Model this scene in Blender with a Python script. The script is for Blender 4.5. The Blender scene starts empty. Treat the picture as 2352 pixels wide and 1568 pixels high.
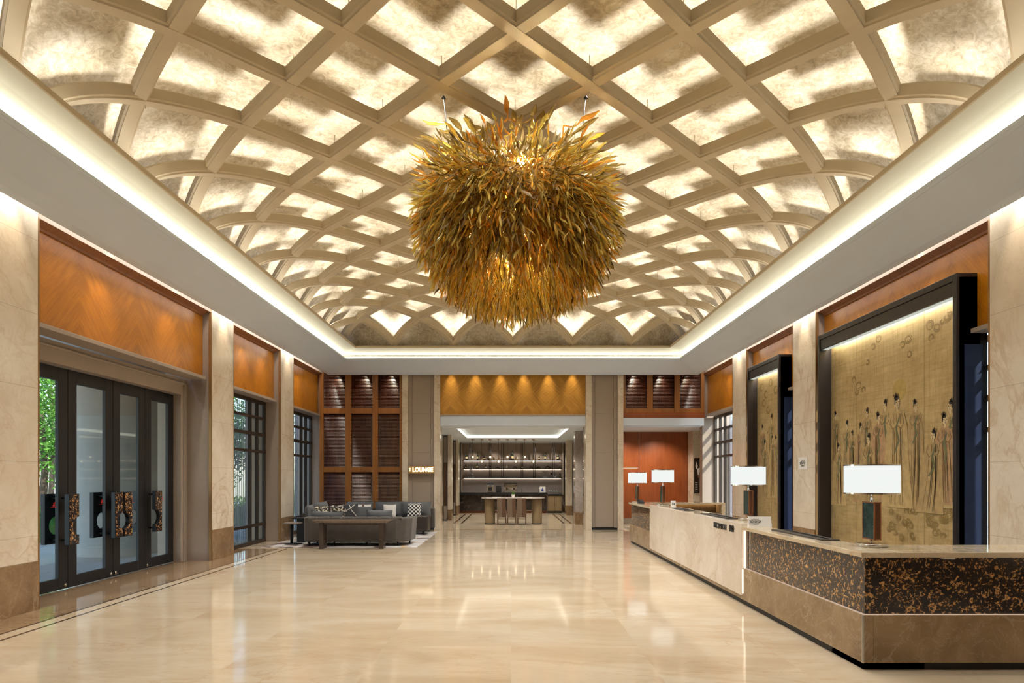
import bpy, math, random
import numpy as np
from mathutils import Vector, Matrix
random.seed(7)
rng = np.random.default_rng(11)
scn = bpy.context.scene
COL = scn.collection
PI = math.pi

# ------------------------------------------------------------------ survey
# eye height 1.8 m; room runs along +Y. Sight lines of the surveyed photograph:
EYE = 1.8
FOC, VX, VY = 1458.0, 1174.0, 1095.0
def sx(px, Y): return (px - VX) * Y / FOC
def sz(py, Y): return EYE + (VY - py) * Y / FOC

# ------------------------------------------------------------------ mesh kit
class MB:
    def __init__(s):
        s.v = []; s.f = []; s.m = []; s.sm = []
    def add(s, verts, faces, mi=0, smooth=False):
        o = len(s.v)
        s.v.extend([tuple(p) for p in verts])
        for f in faces:
            s.f.append(tuple(i + o for i in f)); s.m.append(mi); s.sm.append(smooth)
        return s
    def box(s, x0, x1, y0, y1, z0, z1, mi=0):
        if x0 > x1: x0, x1 = x1, x0
        if y0 > y1: y0, y1 = y1, y0
        if z0 > z1: z0, z1 = z1, z0
        v = [(x0,y0,z0),(x1,y0,z0),(x1,y1,z0),(x0,y1,z0),(x0,y0,z1),(x1,y0,z1),(x1,y1,z1),(x0,y1,z1)]
        return s.add(v, [(0,3,2,1),(4,5,6,7),(0,1,5,4),(1,2,6,5),(2,3,7,6),(3,0,4,7)], mi)
    def quad(s, a, b, c, d, mi=0): return s.add([a,b,c,d], [(0,1,2,3)], mi)
    def lathe(s, prof, c=(0,0,0), n=24, mi=0, smooth=True, sc=(1,1)):
        v = []; f = []
        for (r, z) in prof:
            for k in range(n):
                a = 2*PI*k/n
                v.append((c[0]+r*math.cos(a)*sc[0], c[1]+r*math.sin(a)*sc[1], c[2]+z))
        m = len(prof)
        for i in range(m-1):
            for k in range(n):
                k2 = (k+1) % n
                f.append((i*n+k, i*n+k2, (i+1)*n+k2, (i+1)*n+k))
        s.add(v, f, mi, smooth)
        s.add([v[k] for k in range(n)], [tuple(reversed(range(n)))], mi)
        s.add([v[(m-1)*n+k] for k in range(n)], [tuple(range(n))], mi)
        return s
    def tube(s, pts, rad, n=8, mi=0, smooth=True):
        P = [Vector(p) for p in pts]
        if not hasattr(rad, '__len__'): rad = [rad]*len(P)
        v = []; f = []
        up = Vector((0,0,1))
        for i, p in enumerate(P):
            t = (P[min(i+1,len(P)-1)] - P[max(i-1,0)])
            if t.length < 1e-9: t = Vector((0,0,1))
            t.normalize()
            ref = up if abs(t.z) < .95 else Vector((1,0,0))
            a = t.cross(ref).normalized(); b = t.cross(a)
            for k in range(n):
                q = 2*PI*k/n
                v.append(p + (a*math.cos(q) + b*math.sin(q))*rad[i])
        for i in range(len(P)-1):
            for k in range(n):
                k2 = (k+1) % n
                f.append((i*n+k, i*n+k2, (i+1)*n+k2, (i+1)*n+k))
        f.append(tuple(reversed(range(n)))); f.append(tuple(range((len(P)-1)*n, len(P)*n)))
        return s.add(v, f, mi, smooth)
    def prism(s, poly, axis, a0, a1, mi=0):
        # poly: 2D points; axis 'x','y','z' extrusion from a0 to a1
        def p3(p, a):
            return {'x': (a, p[0], p[1]), 'y': (p[0], a, p[1]), 'z': (p[0], p[1], a)}[axis]
        n = len(poly)
        v = [p3(p, a0) for p in poly] + [p3(p, a1) for p in poly]
        f = [tuple(range(n)), tuple(reversed(range(n, 2*n)))]
        for k in range(n):
            k2 = (k+1) % n
            f.append((k, n+k, n+k2, k2))
        return s.add(v, f, mi)
    def build(s, name, mats, parent=None, bevel=0, seg=2, rot=None, recalc=True, sub=0):
        me = bpy.data.meshes.new(name)
        off = Vector((0,0,0))
        if parent is not None and parent.get('_world'): off = parent['_org']
        me.from_pydata([(p[0]-off[0], p[1]-off[1], p[2]-off[2]) for p in s.v], [], s.f)
        if not isinstance(mats, (list, tuple)): mats = [mats]
        for m in mats: me.materials.append(m)
        me.polygons.foreach_set('material_index', s.m)
        me.polygons.foreach_set('use_smooth', s.sm)
        me.update()
        if recalc:
            import bmesh
            bm = bmesh.new(); bm.from_mesh(me)
            bmesh.ops.recalc_face_normals(bm, faces=bm.faces)
            bm.to_mesh(me); bm.free()
        o = bpy.data.objects.new(name, me); COL.objects.link(o)
        if parent is not None:
            o.parent = parent
            if parent.get('_world'): o['_world'] = True; o['_org'] = list(parent['_org'])
        if bevel:
            b = o.modifiers.new('bevel', 'BEVEL'); b.width = bevel; b.segments = seg
            b.limit_method = 'ANGLE'; b.angle_limit = .6
        if sub:
            b = o.modifiers.new('sub', 'SUBSURF'); b.levels = sub; b.render_levels = sub
        return o

WORLD = {}
def thing(name, label, cat, loc=(0,0,0), rz=0, group=None, world=False):
    o = bpy.data.objects.new(name, None); COL.objects.link(o)
    o.location = loc; o.rotation_euler = (0,0,rz); o.empty_display_size = .1
    o['label'] = label; o['category'] = cat
    if group: o['group'] = group
    if world: o['_world'] = True; o['_org'] = list(loc); WORLD[o.name] = o
    return o
def tag(o, label, cat, group=None):
    o['label'] = label; o['category'] = cat
    if group: o['group'] = group
    return o
def struct(o):
    o['kind'] = 'structure'; return o
def dup(root, loc, label=None, rz=None, group=None):
    r = root.copy(); COL.objects.link(r); r.location = loc
    if rz is not None: r.rotation_euler = (0,0,rz)
    if label: r['label'] = label
    if group: r['group'] = group
    for ch in list(root.children):
        c = ch.copy(); COL.objects.link(c); c.parent = r
        for g in ch.children:
            d = g.copy(); COL.objects.link(d); d.parent = c
    return r

# ------------------------------------------------------------------ materials
class NT:
    def __init__(s, name):
        s.mat = bpy.data.materials.new(name); s.mat.use_nodes = True
        s.t = s.mat.node_tree; s.t.nodes.clear()
        s.out = s.n('ShaderNodeOutputMaterial')
    def n(s, typ, ins=None, **kw):
        nd = s.t.nodes.new(typ)
        for k, v in kw.items(): setattr(nd, k, v)
        if ins:
            for k, v in ins.items(): s.set(nd, k, v)
        return nd
    def set(s, nd, k, v):
        sock = nd.inputs[k]
        if isinstance(v, bpy.types.NodeSocket): s.t.links.new(v, sock)
        elif isinstance(v, bpy.types.Node): s.t.links.new(v.outputs[0], sock)
        else:
            if hasattr(sock.default_value, '__len__') and hasattr(v, '__len__') and len(sock.default_value) == 4 and len(v) == 3:
                v = (*v, 1)
            sock.default_value = v
    def math(s, op, a, b=0.0, c=None, clamp=False):
        nd = s.n('ShaderNodeMath', {0: a, 1: b}, operation=op, use_clamp=clamp)
        if c is not None: s.set(nd, 2, c)
        return nd.outputs[0]
    def ramp(s, fac, stops, interp='LINEAR'):
        nd = s.n('ShaderNodeValToRGB', {0: fac}); cr = nd.color_ramp; cr.interpolation = interp
        while len(cr.elements) < len(stops): cr.elements.new(.5)
        for e, (p, c) in zip(cr.elements, stops):
            e.position = p; e.color = (*c, 1) if len(c) == 3 else c
        return nd.outputs[0]
    def mix(s, fac, a, b, blend='MIX'):
        nd = s.n('ShaderNodeMix', data_type='RGBA', blend_type=blend)
        s.set(nd, 0, fac); s.set(nd, 6, a); s.set(nd, 7, b)
        return nd.outputs[2]
    def coord(s): return s.n('ShaderNodeTexCoord').outputs['Object']
    def map(s, vec, scale=(1,1,1), rot=(0,0,0), loc=(0,0,0)):
        return s.n('ShaderNodeMapping', {'Vector': vec, 'Scale': scale, 'Rotation': rot, 'Location': loc}).outputs[0]
    def noise(s, vec, scale, detail=4, rough=.55, dist=0):
        return s.n('ShaderNodeTexNoise', {'Vector': vec, 'Scale': scale, 'Detail': detail, 'Roughness': rough, 'Distortion': dist}).outputs[0]
    def bump(s, h, strength=.2, dist=.02):
        return s.n('ShaderNodeBump', {'Height': h, 'Strength': strength, 'Distance': dist}).outputs[0]
    def pbr(s, col, rough=.5, metal=0, **kw):
        nd = s.n('ShaderNodeBsdfPrincipled', {'Base Color': col, 'Roughness': rough, 'Metallic': metal})
        for k, v in kw.items(): s.set(nd, k.replace('_', ' '), v)
        s.t.links.new(nd.outputs[0], s.out.inputs[0]); return s.mat

def plain(name, col, rough=.5, metal=0, var=.06, sc=6, **kw):
    t = NT(name); nz = t.noise(t.coord(), sc, 4)
    d = tuple(max(0, c*(1-var)) for c in col); l = tuple(min(1, c*(1+var)) for c in col)
    return t.pbr(t.ramp(nz, [(.3, d), (.7, l)]), rough, metal, **kw)

def marble(name, base, light, vein, sc=.8, rough=.12, rot=(.5,.6,.7), vw=.035, vein_mix=.6, seam=None, stretch=(1,1,1), fine=.35, seam_ax=2):
    t = NT(name); co = t.coord()
    m = t.map(co, stretch, rot)
    cloud = t.noise(m, sc*1.3, 6, .6, .6)
    col = t.ramp(cloud, [(.32, base), (.66, light)])
    def veins(scale, width, dist):
        nz = t.noise(m, scale, 9, .6, dist)
        d = t.math('ABSOLUTE', t.math('SUBTRACT', nz, .5))
        return t.math('SUBTRACT', 1.0, t.math('DIVIDE', d, width), clamp=True)
    msk = t.noise(m, sc*.9, 2)
    v1 = t.math('MULTIPLY', veins(sc*1.1, vw, 1.2), t.math('MULTIPLY_ADD', msk, 3.0, -1.0, clamp=True), clamp=True)
    v2 = t.math('MULTIPLY', veins(sc*3.3, vw*.9, .9), fine)
    v = t.math('MULTIPLY', t.math('MAXIMUM', v1, v2), vein_mix)
    col = t.mix(v, col, vein)
    if seam:
        sep = t.n('ShaderNodeSeparateXYZ', {0: co})
        fr = t.math('FRACT', t.math('DIVIDE', sep.outputs[seam_ax], seam))
        line = t.math('LESS_THAN', fr, .007/seam)
        col = t.mix(t.math('MULTIPLY', line, .45), col, tuple(c*.35 for c in base))
    return t.pbr(col, rough)

def floor_mat():
    t = NT('polished_cream_marble_floor'); co = t.coord()
    sep = t.n('ShaderNodeSeparateXYZ', {0: co})
    tx = t.math('FLOOR', t.math('DIVIDE', sep.outputs[0], 1.35)); ty = t.math('FLOOR', t.math('DIVIDE', sep.outputs[1], 1.35))
    cell = t.n('ShaderNodeCombineXYZ', {0: tx, 1: ty, 2: 0.0})
    wn = t.n('ShaderNodeTexWhiteNoise', {'Vector': cell.outputs[0]}, noise_dimensions='3D')
    shift = t.n('ShaderNodeVectorMath', {0: wn.outputs['Color'], 1: (.9,.9,.9)}, operation='MULTIPLY')
    m0 = t.n('ShaderNodeVectorMath', {0: co, 1: shift.outputs[0]}, operation='ADD').outputs[0]
    m = t.map(m0, (.45, 1.3, 1), (0,0,.45))
    cloud = t.noise(m, .9, 7, .6, 1.0)
    col = t.ramp(cloud, [(.28, (.47,.355,.225)), (.5, (.56,.45,.315)), (.72, (.63,.535,.405))])
    nz = t.noise(m, 1.1, 10, .62, 1.6)
    d = t.math('ABSOLUTE', t.math('SUBTRACT', nz, .5))
    v = t.math('SUBTRACT', 1.0, t.math('DIVIDE', d, .02), clamp=True)
    msk = t.math('MULTIPLY_ADD', t.noise(m0, .5, 2), 4.0, -1.7, clamp=True)
    v = t.math('MULTIPLY', t.math('MULTIPLY', v, msk), .5)
    col = t.mix(v, col, (.40,.23,.10))
    nz2 = t.noise(m, 3.5, 8, .6, .8)
    v2 = t.math('SUBTRACT', 1.0, t.math('DIVIDE', t.math('ABSOLUTE', t.math('SUBTRACT', nz2, .5)), .03), clamp=True)
    col = t.mix(t.math('MULTIPLY', v2, .13), col, (.47,.31,.16))
    col = t.mix(t.math('MULTIPLY', wn.outputs['Value'], .14), col, (.66,.57,.43))
    return t.pbr(col, .075, 0, Specular_IOR_Level=.4)

def wood(name, dark, light, axis=1, period=.62, rough=.3, slope=.8, diamond=None, fac=1.0, grain=26, off=0.0, coat=.3):
    t = NT(name); co = t.coord()
    sep = t.n('ShaderNodeSeparateXYZ', {0: co})
    h = t.math('ADD', sep.outputs[axis], off); z = sep.outputs[2]
    if period: h = t.math('PINGPONG', h, period)
    if diamond: z = t.math('PINGPONG', t.math('ADD', z, diamond[1]), diamond[0])
    if period:
        across = t.math('MULTIPLY_ADD', z, -slope, t.math('MULTIPLY', h, 1.0))
        along = t.math('MULTIPLY_ADD', z, 1.0, t.math('MULTIPLY', h, slope))
    else: across, along = h, z
    ox = t.n('ShaderNodeSeparateXYZ', {0: co}).outputs[1 - axis if axis < 2 else 0]
    cv = t.n('ShaderNodeCombineXYZ', {0: t.math('MULTIPLY', across, 1.0), 1: t.math('MULTIPLY', along, .07), 2: t.math('MULTIPLY', ox, .3)})
    g = t.noise(cv.outputs[0], grain, 5, .6)
    big = t.noise(t.n('ShaderNodeCombineXYZ', {0: t.math('MULTIPLY', across, 1.0), 1: t.math('MULTIPLY', along, .35), 2: 0.0}).outputs[0], 3.2, 3, .5, .4)
    f = t.math('MULTIPLY_ADD', g, .55, t.math('MULTIPLY', big, .5))
    return t.pbr(t.ramp(f, [(.36, dark), (.66, light)]), rough, 0, Coat_Weight=coat, Coat_Roughness=.18)

def tortoise():
    t = NT('tortoiseshell_inlay'); co = t.coord()
    n1 = t.noise(t.map(co, (1,1,1), (.4,.2,.1)), 24, 3.5, .62, 1.0)
    n2 = t.noise(co, 55, 3, .5, .6)
    v = t.n('ShaderNodeTexVoronoi', {'Vector': co, 'Scale': 42.0}, feature='F1')
    f = t.math('MULTIPLY_ADD', n2, .22, t.math('MULTIPLY_ADD', t.n('ShaderNodeSeparateColor', {0: v.outputs['Color']}).outputs[0], .10, t.math('MULTIPLY', n1, .75)))
    col = t.ramp(f, [(.50, (.010,.010,.016)), (.572, (.022,.017,.016)), (.592, (.16,.075,.028)), (.62, (.50,.26,.09)), (.72, (.62,.36,.15))])
    return t.pbr(col, .16, 0, Coat_Weight=.4, Coat_Roughness=.05)

def silk():
    t = NT('gold_silk_painting'); co = t.coord()
    sep = t.n('ShaderNodeSeparateXYZ', {0: co})
    weave = t.noise(t.map(co, (1, 5, .6)), 7, 4, .6)
    weave2 = t.noise(t.map(co, (1, .5, 5)), 6, 4, .6)
    cl = t.noise(co, 1.1, 5, .6, .5)
    f = t.math('MULTIPLY_ADD', weave, .3, t.math('MULTIPLY_ADD', weave2, .3, t.math('MULTIPLY', cl, .5)))
    col = t.ramp(f, [(.38, (.38,.27,.115)), (.54, (.56,.42,.20)), (.7, (.72,.57,.30))])
    sq = t.n('ShaderNodeTexBrick', {'Vector': t.n('ShaderNodeCombineXYZ', {0: sep.outputs[1], 1: sep.outputs[2], 2: 0.0}).outputs[0], 'Color1': (1,1,1,1), 'Color2': (.9,.9,.88,1), 'Mortar': (.82,.8,.75,1), 'Scale': 1.0, 'Mortar Size': .012, 'Brick Width': .14, 'Row Height': .14}, offset=0.0)
    col = t.mix(.5, col, sq.outputs[0], 'MULTIPLY')
    low = t.noise(co, 2.2, 4, .6, .8)
    zf = t.math('MULTIPLY_ADD', sep.outputs[2], -.5, 1.35, clamp=True)
    st = t.math('MULTIPLY', t.math('MULTIPLY_ADD', low, 2.2, -.75, clamp=True), zf, clamp=True)
    col = t.mix(t.math('MULTIPLY', st, .55), col, (.17,.115,.045))
    return t.pbr(col, .42, .35)

def emis(name, col, st):
    t = NT(name); e = t.n('ShaderNodeEmission', {'Color': col, 'Strength': st})
    t.t.links.new(e.outputs[0], t.out.inputs[0]); return t.mat

def thin_glass(name, tint=(.93,.97,.96), gl=.08):
    t = NT(name)
    tr = t.n('ShaderNodeBsdfTransparent', {'Color': tint}); g = t.n('ShaderNodeBsdfGlossy', {'Color': (1,1,1), 'Roughness': .02})
    lw = t.n('ShaderNodeLayerWeight', {'Blend': .25})
    f = t.math('MULTIPLY_ADD', lw.outputs['Fresnel'], .07, gl*.12)
    mx = t.n('ShaderNodeMixShader', {0: f, 1: tr, 2: g})
    t.t.links.new(mx.outputs[0], t.out.inputs[0]); return t.mat

def art_glass(name, col, tr=.3):
    t = NT(name)
    n = t.noise(t.coord(), 9, 2)
    c = t.ramp(n, [(.3, tuple(x*.55 for x in col)), (.7, col)])
    d = t.n('ShaderNodeBsdfDiffuse', {'Color': c}); tl = t.n('ShaderNodeBsdfTranslucent', {'Color': c})
    tp = t.n('ShaderNodeBsdfTransparent', {'Color': tuple(min(1, x*.7+.3) for x in col)})
    g = t.n('ShaderNodeBsdfGlossy', {'Color': (1,.97,.9), 'Roughness': .08})
    a = t.n('ShaderNodeMixShader', {0: .55, 1: d, 2: tl}); b = t.n('ShaderNodeMixShader', {0: tr, 1: a, 2: tp})
    lw = t.n('ShaderNodeLayerWeight', {'Blend': .3})
    e = t.n('ShaderNodeMixShader', {0: t.math('MULTIPLY_ADD', lw.outputs['Fresnel'], .28, .02), 1: b, 2: g})
    t.t.links.new(e.outputs[0], t.out.inputs[0]); return t.mat

def fabric(name, col, sc=160, var=.25):
    t = NT(name); co = t.coord()
    n = t.noise(t.map(co, (1,1,2.5)), sc, 2); n2 = t.noise(co, 6, 3)
    f = t.math('MULTIPLY_ADD', n, .7, t.math('MULTIPLY', n2, .3))
    return t.pbr(t.ramp(f, [(.3, tuple(c*(1-var) for c in col)), (.7, tuple(c*(1+var) for c in col))]), .9, 0, Sheen_Weight=.15)

def leafm(name, a, b):
    t = NT(name); n = t.noise(t.coord(), 2.5, 4)
    c = t.ramp(n, [(.3, a), (.7, b)])
    d = t.n('ShaderNodeBsdfDiffuse', {'Color': c}); tl = t.n('ShaderNodeBsdfTranslucent', {'Color': c})
    mx = t.n('ShaderNodeMixShader', {0: .35, 1: d, 2: tl})
    t.t.links.new(mx.outputs[0], t.out.inputs[0]); return t.mat

M = {}
M['wall_marble'] = marble('cream_wall_marble', (.65,.55,.42), (.79,.71,.59), (.46,.29,.15), .9, .2, (.9,.5,.3), .03, .6, 1.0, (1,1,.75), .28)
M['brown_marble'] = marble('brown_emperador_marble', (.19,.115,.058), (.30,.195,.105), (.55,.42,.29), 1.6, .13, (.5,.9,.4), .022, .45, None, (1,1,1), .35)
M['desk_base'] = marble('desk_brown_marble', (.21,.135,.068), (.33,.225,.125), (.62,.50,.36), 1.5, .22, (.7,.4,.9), .018, .5, None, (1,1,1), .4)
M['desk_marble'] = marble('pale_desk_marble', (.64,.54,.43), (.80,.73,.64), (.50,.33,.17), .8, .12, (.3,.9,.2), .025, .42, None, (1,1,1), .35)
M['desk_top'] = marble('cream_counter_marble', (.56,.445,.30), (.70,.60,.44), (.38,.24,.11), 1.0, .07, (.3,.4,.6), .03, .45, None, (1,1,1), .35)
M['grey_marble'] = marble('grey_marble', (.36,.30,.27), (.48,.42,.38), (.62,.57,.52), 1.2, .12)
M['dark_marble'] = marble('dark_bar_marble', (.018,.014,.013), (.045,.034,.030), (.28,.23,.20), 1.4, .12, vw=.012)
M['floor'] = floor_mat()
M['border'] = marble('brown_floor_border', (.23,.145,.08), (.34,.235,.14), (.5,.38,.26), 1.1, .06, vw=.02, vein_mix=.3)
M['inlay'] = plain('dark_floor_inlay', (.075,.045,.028), .08)
M['taupe'] = plain('taupe_wall_covering', (.335,.265,.215), .55, 0, .05, 30)
M['taupe2'] = plain('taupe_panel_fabric', (.36,.295,.24), .6, 0, .06, 40)
M['bronze'] = plain('bronze_trim', (.30,.17,.07), .35, .6)
M['orange'] = wood('figured_orange_veneer', (.36,.12,.004), (.55,.205,.010), 1, .75, .32, .9)
M['orange_trim'] = wood('orange_trim_wood', (.22,.08,.015), (.34,.13,.025), 0, 0, .35, grain=18)
M['gold_wood'] = wood('gold_book_matched_veneer', (.33,.15,.018), (.62,.33,.055), 0, .655, .38, 1.0, (.68,.12), grain=20, off=.12)
M['cornice'] = wood('brown_cornice_wood', (.17,.06,.02), (.27,.10,.035), 1, 0, .4)
M['louver'] = wood('dark_louver_mahogany', (.045,.017,.011), (.115,.042,.024), 0, 0, .22, grain=30, coat=.6)
M['redwood'] = wood('red_brown_wall_veneer', (.20,.045,.010), (.29,.075,.018), 0, 0, .35, grain=22)
M['white'] = plain('white_ceiling_paint', (.69,.775,.90), .7, 0, .015, 1.2)
M['cove'] = plain('cove_paint', (.80,.79,.70), .75, 0, .02, 1.0)
M['rib'] = plain('cream_rib_plaster', (.64,.545,.38), .55, 0, .04, 3)
def infill():
    t = NT('gold_leaf_ceiling'); co = t.coord()
    a = t.noise(co, 9, 8, .7, 1.2); b = t.noise(co, 1.3, 5, .6, .7)
    f = t.math('MULTIPLY_ADD', a, .55, t.math('MULTIPLY', b, .5))
    return t.pbr(t.ramp(f, [(.37, (.27,.21,.13)), (.5, (.52,.45,.33)), (.64, (.78,.73,.62))]), .5, .05)
M['infill'] = infill()
M['strip'] = emis('warm_led_strip', (1,.95,.85), 40)
M['edge_strip'] = emis('warm_edge_led_strip', (1,.94,.84), 8)
M['door'] = plain('dark_bronze_door_frame', (.008,.008,.010), .5, .1)
M['black'] = plain('black_lacquer', (.006,.006,.008), .5)
M['frame'] = plain('black_brown_frame', (.020,.016,.017), .32)
M['daylight_blue'] = plain('daylight_tinted_frame_side', (.012,.022,.065), .4)  # dark frame colour with the windows' blue daylight mixed in
M['winframe'] = plain('brown_window_frame', (.045,.030,.022), .4, .3)
M['glass'] = thin_glass('clear_glazing')
M['tort'] = tortoise()
M['silk'] = silk()
M['chrome'] = plain('polished_chrome', (.75,.73,.70), .08, 1)
M['copper'] = plain('copper_edge', (.55,.26,.15), .25, .9)
M['steel'] = plain('brushed_steel', (.50,.49,.47), .3, 1)
M['teal'] = marble('teal_stone_inlay', (.012,.035,.036), (.035,.080,.078), (.12,.18,.16), 6, .15, vw=.02)
M['lampwood'] = wood('lamp_side_wood', (.06,.02,.008), (.13,.045,.018), 0, 0, .3)
M['shade'] = emis('lit_lamp_shade', (.97,1,.97), .66)
M['paper'] = plain('white_card', (.82,.80,.76), .5, 0, .02)
M['ink'] = plain('black_ink', (.015,.015,.015), .5)
M['red'] = plain('red_sticker', (.65,.03,.03), .5)
M['leather'] = plain('black_leather', (.018,.016,.015), .45)
M['grey_fab'] = fabric('grey_brown_weave', (.072,.062,.053), 90, .35)
M['blue_fab'] = fabric('blue_grey_cushion_fabric', (.095,.10,.108))
M['dark_fab'] = fabric('charcoal_fabric', (.035,.035,.038))
M['white_fab'] = fabric('white_cushion_linen', (.70,.67,.63), 160, .08)
M['dark_leather'] = plain('dark_brown_leather', (.030,.022,.018), .4)
M['table_wood'] = wood('dark_walnut', (.022,.013,.009), (.055,.034,.022), 0, 0, .35)
M['pale_top'] = wood('pale_oak_top', (.11,.078,.056), (.19,.14,.10), 0, 0, .3)
M['beige'] = plain('taupe_lacquer_drum', (.24,.175,.10), .4)
M['stool'] = wood('brown_stool_wood', (.06,.03,.015), (.11,.055,.03), 0, 0, .4)
M['stool_fab'] = fabric('brown_stool_leatherette', (.13,.09,.06))
M['bottle'] = plain('dark_green_bottle_glass', (.012,.018,.010), .08)
M['brownbottle'] = plain('dark_brown_bottle_glass', (.028,.012,.007), .08)
M['clearbottle'] = plain('pale_glass', (.45,.45,.44), .06)
M['labelp'] = plain('bottle_label', (.55,.47,.28), .6)
M['wine_red'] = plain('wine_red_glass', (.12,.01,.015), .1)
M['leaf'] = leafm('bright_tree_leaves', (.05,.16,.025), (.22,.42,.08))
M['leaf2'] = leafm('deep_tree_leaves', (.02,.075,.018), (.08,.20,.05))
M['hedge'] = leafm('yellow_green_hedge', (.10,.22,.02), (.32,.50,.06))
M['bark'] = plain('tree_bark', (.08,.055,.035), .9)
M['paving'] = marble('driveway_paving', (.30,.29,.27), (.44,.43,.41), (.2,.2,.2), .4, .5)
M['extcol'] = plain('grey_exterior_render', (.30,.295,.285), .7, 0, .03)
M['extwhite'] = plain('white_exterior_render', (.55,.55,.53), .7, 0, .03)
M['mat'] = fabric('grey_entrance_mat', (.12,.12,.13))
M['gold_sign'] = plain('gold_sign_board', (.42,.25,.07), .35, .3)
M['glow'] = emis('lit_sign_letters', (1,.84,.55), 1.25)
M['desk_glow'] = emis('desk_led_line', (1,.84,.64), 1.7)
M['warm_glow'] = emis('warm_shelf_light', (1,.62,.22), 5)
M['white_glow'] = emis('white_led_line', (1,.86,.68), 4.2)
M['pend_glow'] = emis('pendant_filament', (1,.85,.6), 5)
def sheer():
    t = NT('grey_sheer_drape'); co = t.coord()
    sep = t.n('ShaderNodeSeparateXYZ', {0: co})
    s1 = t.math('SINE', t.math('MULTIPLY', sep.outputs[1], 70.0))
    d = t.n('ShaderNodeBsdfDiffuse', {'Color': (.30,.28,.30)}); tl = t.n('ShaderNodeBsdfTranslucent', {'Color': (.28,.26,.28)})
    a = t.n('ShaderNodeMixShader', {0: .5, 1: d, 2: tl}); tp = t.n('ShaderNodeBsdfTransparent', {'Color': (1,1,1)})
    mx = t.n('ShaderNodeMixShader', {0: t.math('MULTIPLY_ADD', s1, .12, .42), 1: a, 2: tp})
    t.t.links.new(mx.outputs[0], t.out.inputs[0]); return t.mat
M['sheer'] = sheer()
def check():
    t = NT('black_white_check_fabric'); co = t.coord()
    c = t.n('ShaderNodeTexChecker', {'Vector': t.map(co, (1,1,1), (0,0,0), (.013,.5,.013)), 'Color1': (.75,.73,.7,1), 'Color2': (.012,.012,.012,1), 'Scale': 17.0})
    return t.pbr(c.outputs[0], .9)
M['check'] = check()
def rugm():
    t = NT('abstract_pale_rug'); co = t.coord()
    n = t.noise(co, 1.0, 3, .5, 1.2); n2 = t.noise(co, 120, 2)
    c = t.ramp(n, [(.40, (.14,.09,.08)), (.44, (.42,.36,.33)), (.5, (.60,.58,.56)), (.6, (.46,.44,.43)), (.66, (.5,.34,.18))])
    c = t.mix(.12, c, n2, 'MULTIPLY')
    return t.pbr(c, .95)
M['rug'] = rugm()
# ================================================================== ROOM
XL, XR = -6.426, 6.552          # column faces
YF, YB = -3.0, 21.85            # front and back wall
ZTOP = 5.75
# ---- floor
b = MB(); b.box(-7.6, 7.8, YF-.3, 34.5, -.12, 0)
floor = struct(b.build('floor', M['floor']))
def floor_strip(n, x0, x1, y0, y1, mat, z=.002):
    q = MB(); q.box(x0, x1, y0, y1, 0, z); return struct(q.build(n, mat))
floor_strip('trim_1', -7.16, -5.86, YF, 15.9, M['border'])
floor_strip('trim_2', -5.86, -5.825, YF, 15.9, M['inlay'], .003)
floor_strip('trim_3', -5.635, -5.60, YF, 15.9, M['inlay'], .003)
for i, (x0, x1) in enumerate([(-2.25,-2.18), (-1.95,-1.88), (2.0,2.07), (2.28,2.35)]):
    floor_strip('trim_%d' % (4+i), x0, x1, 24.6, 31.0, M['inlay'], .003)
floor_strip('trim_8', -2.4, 2.5, 21.55, 21.75, M['border'], .003)

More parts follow.
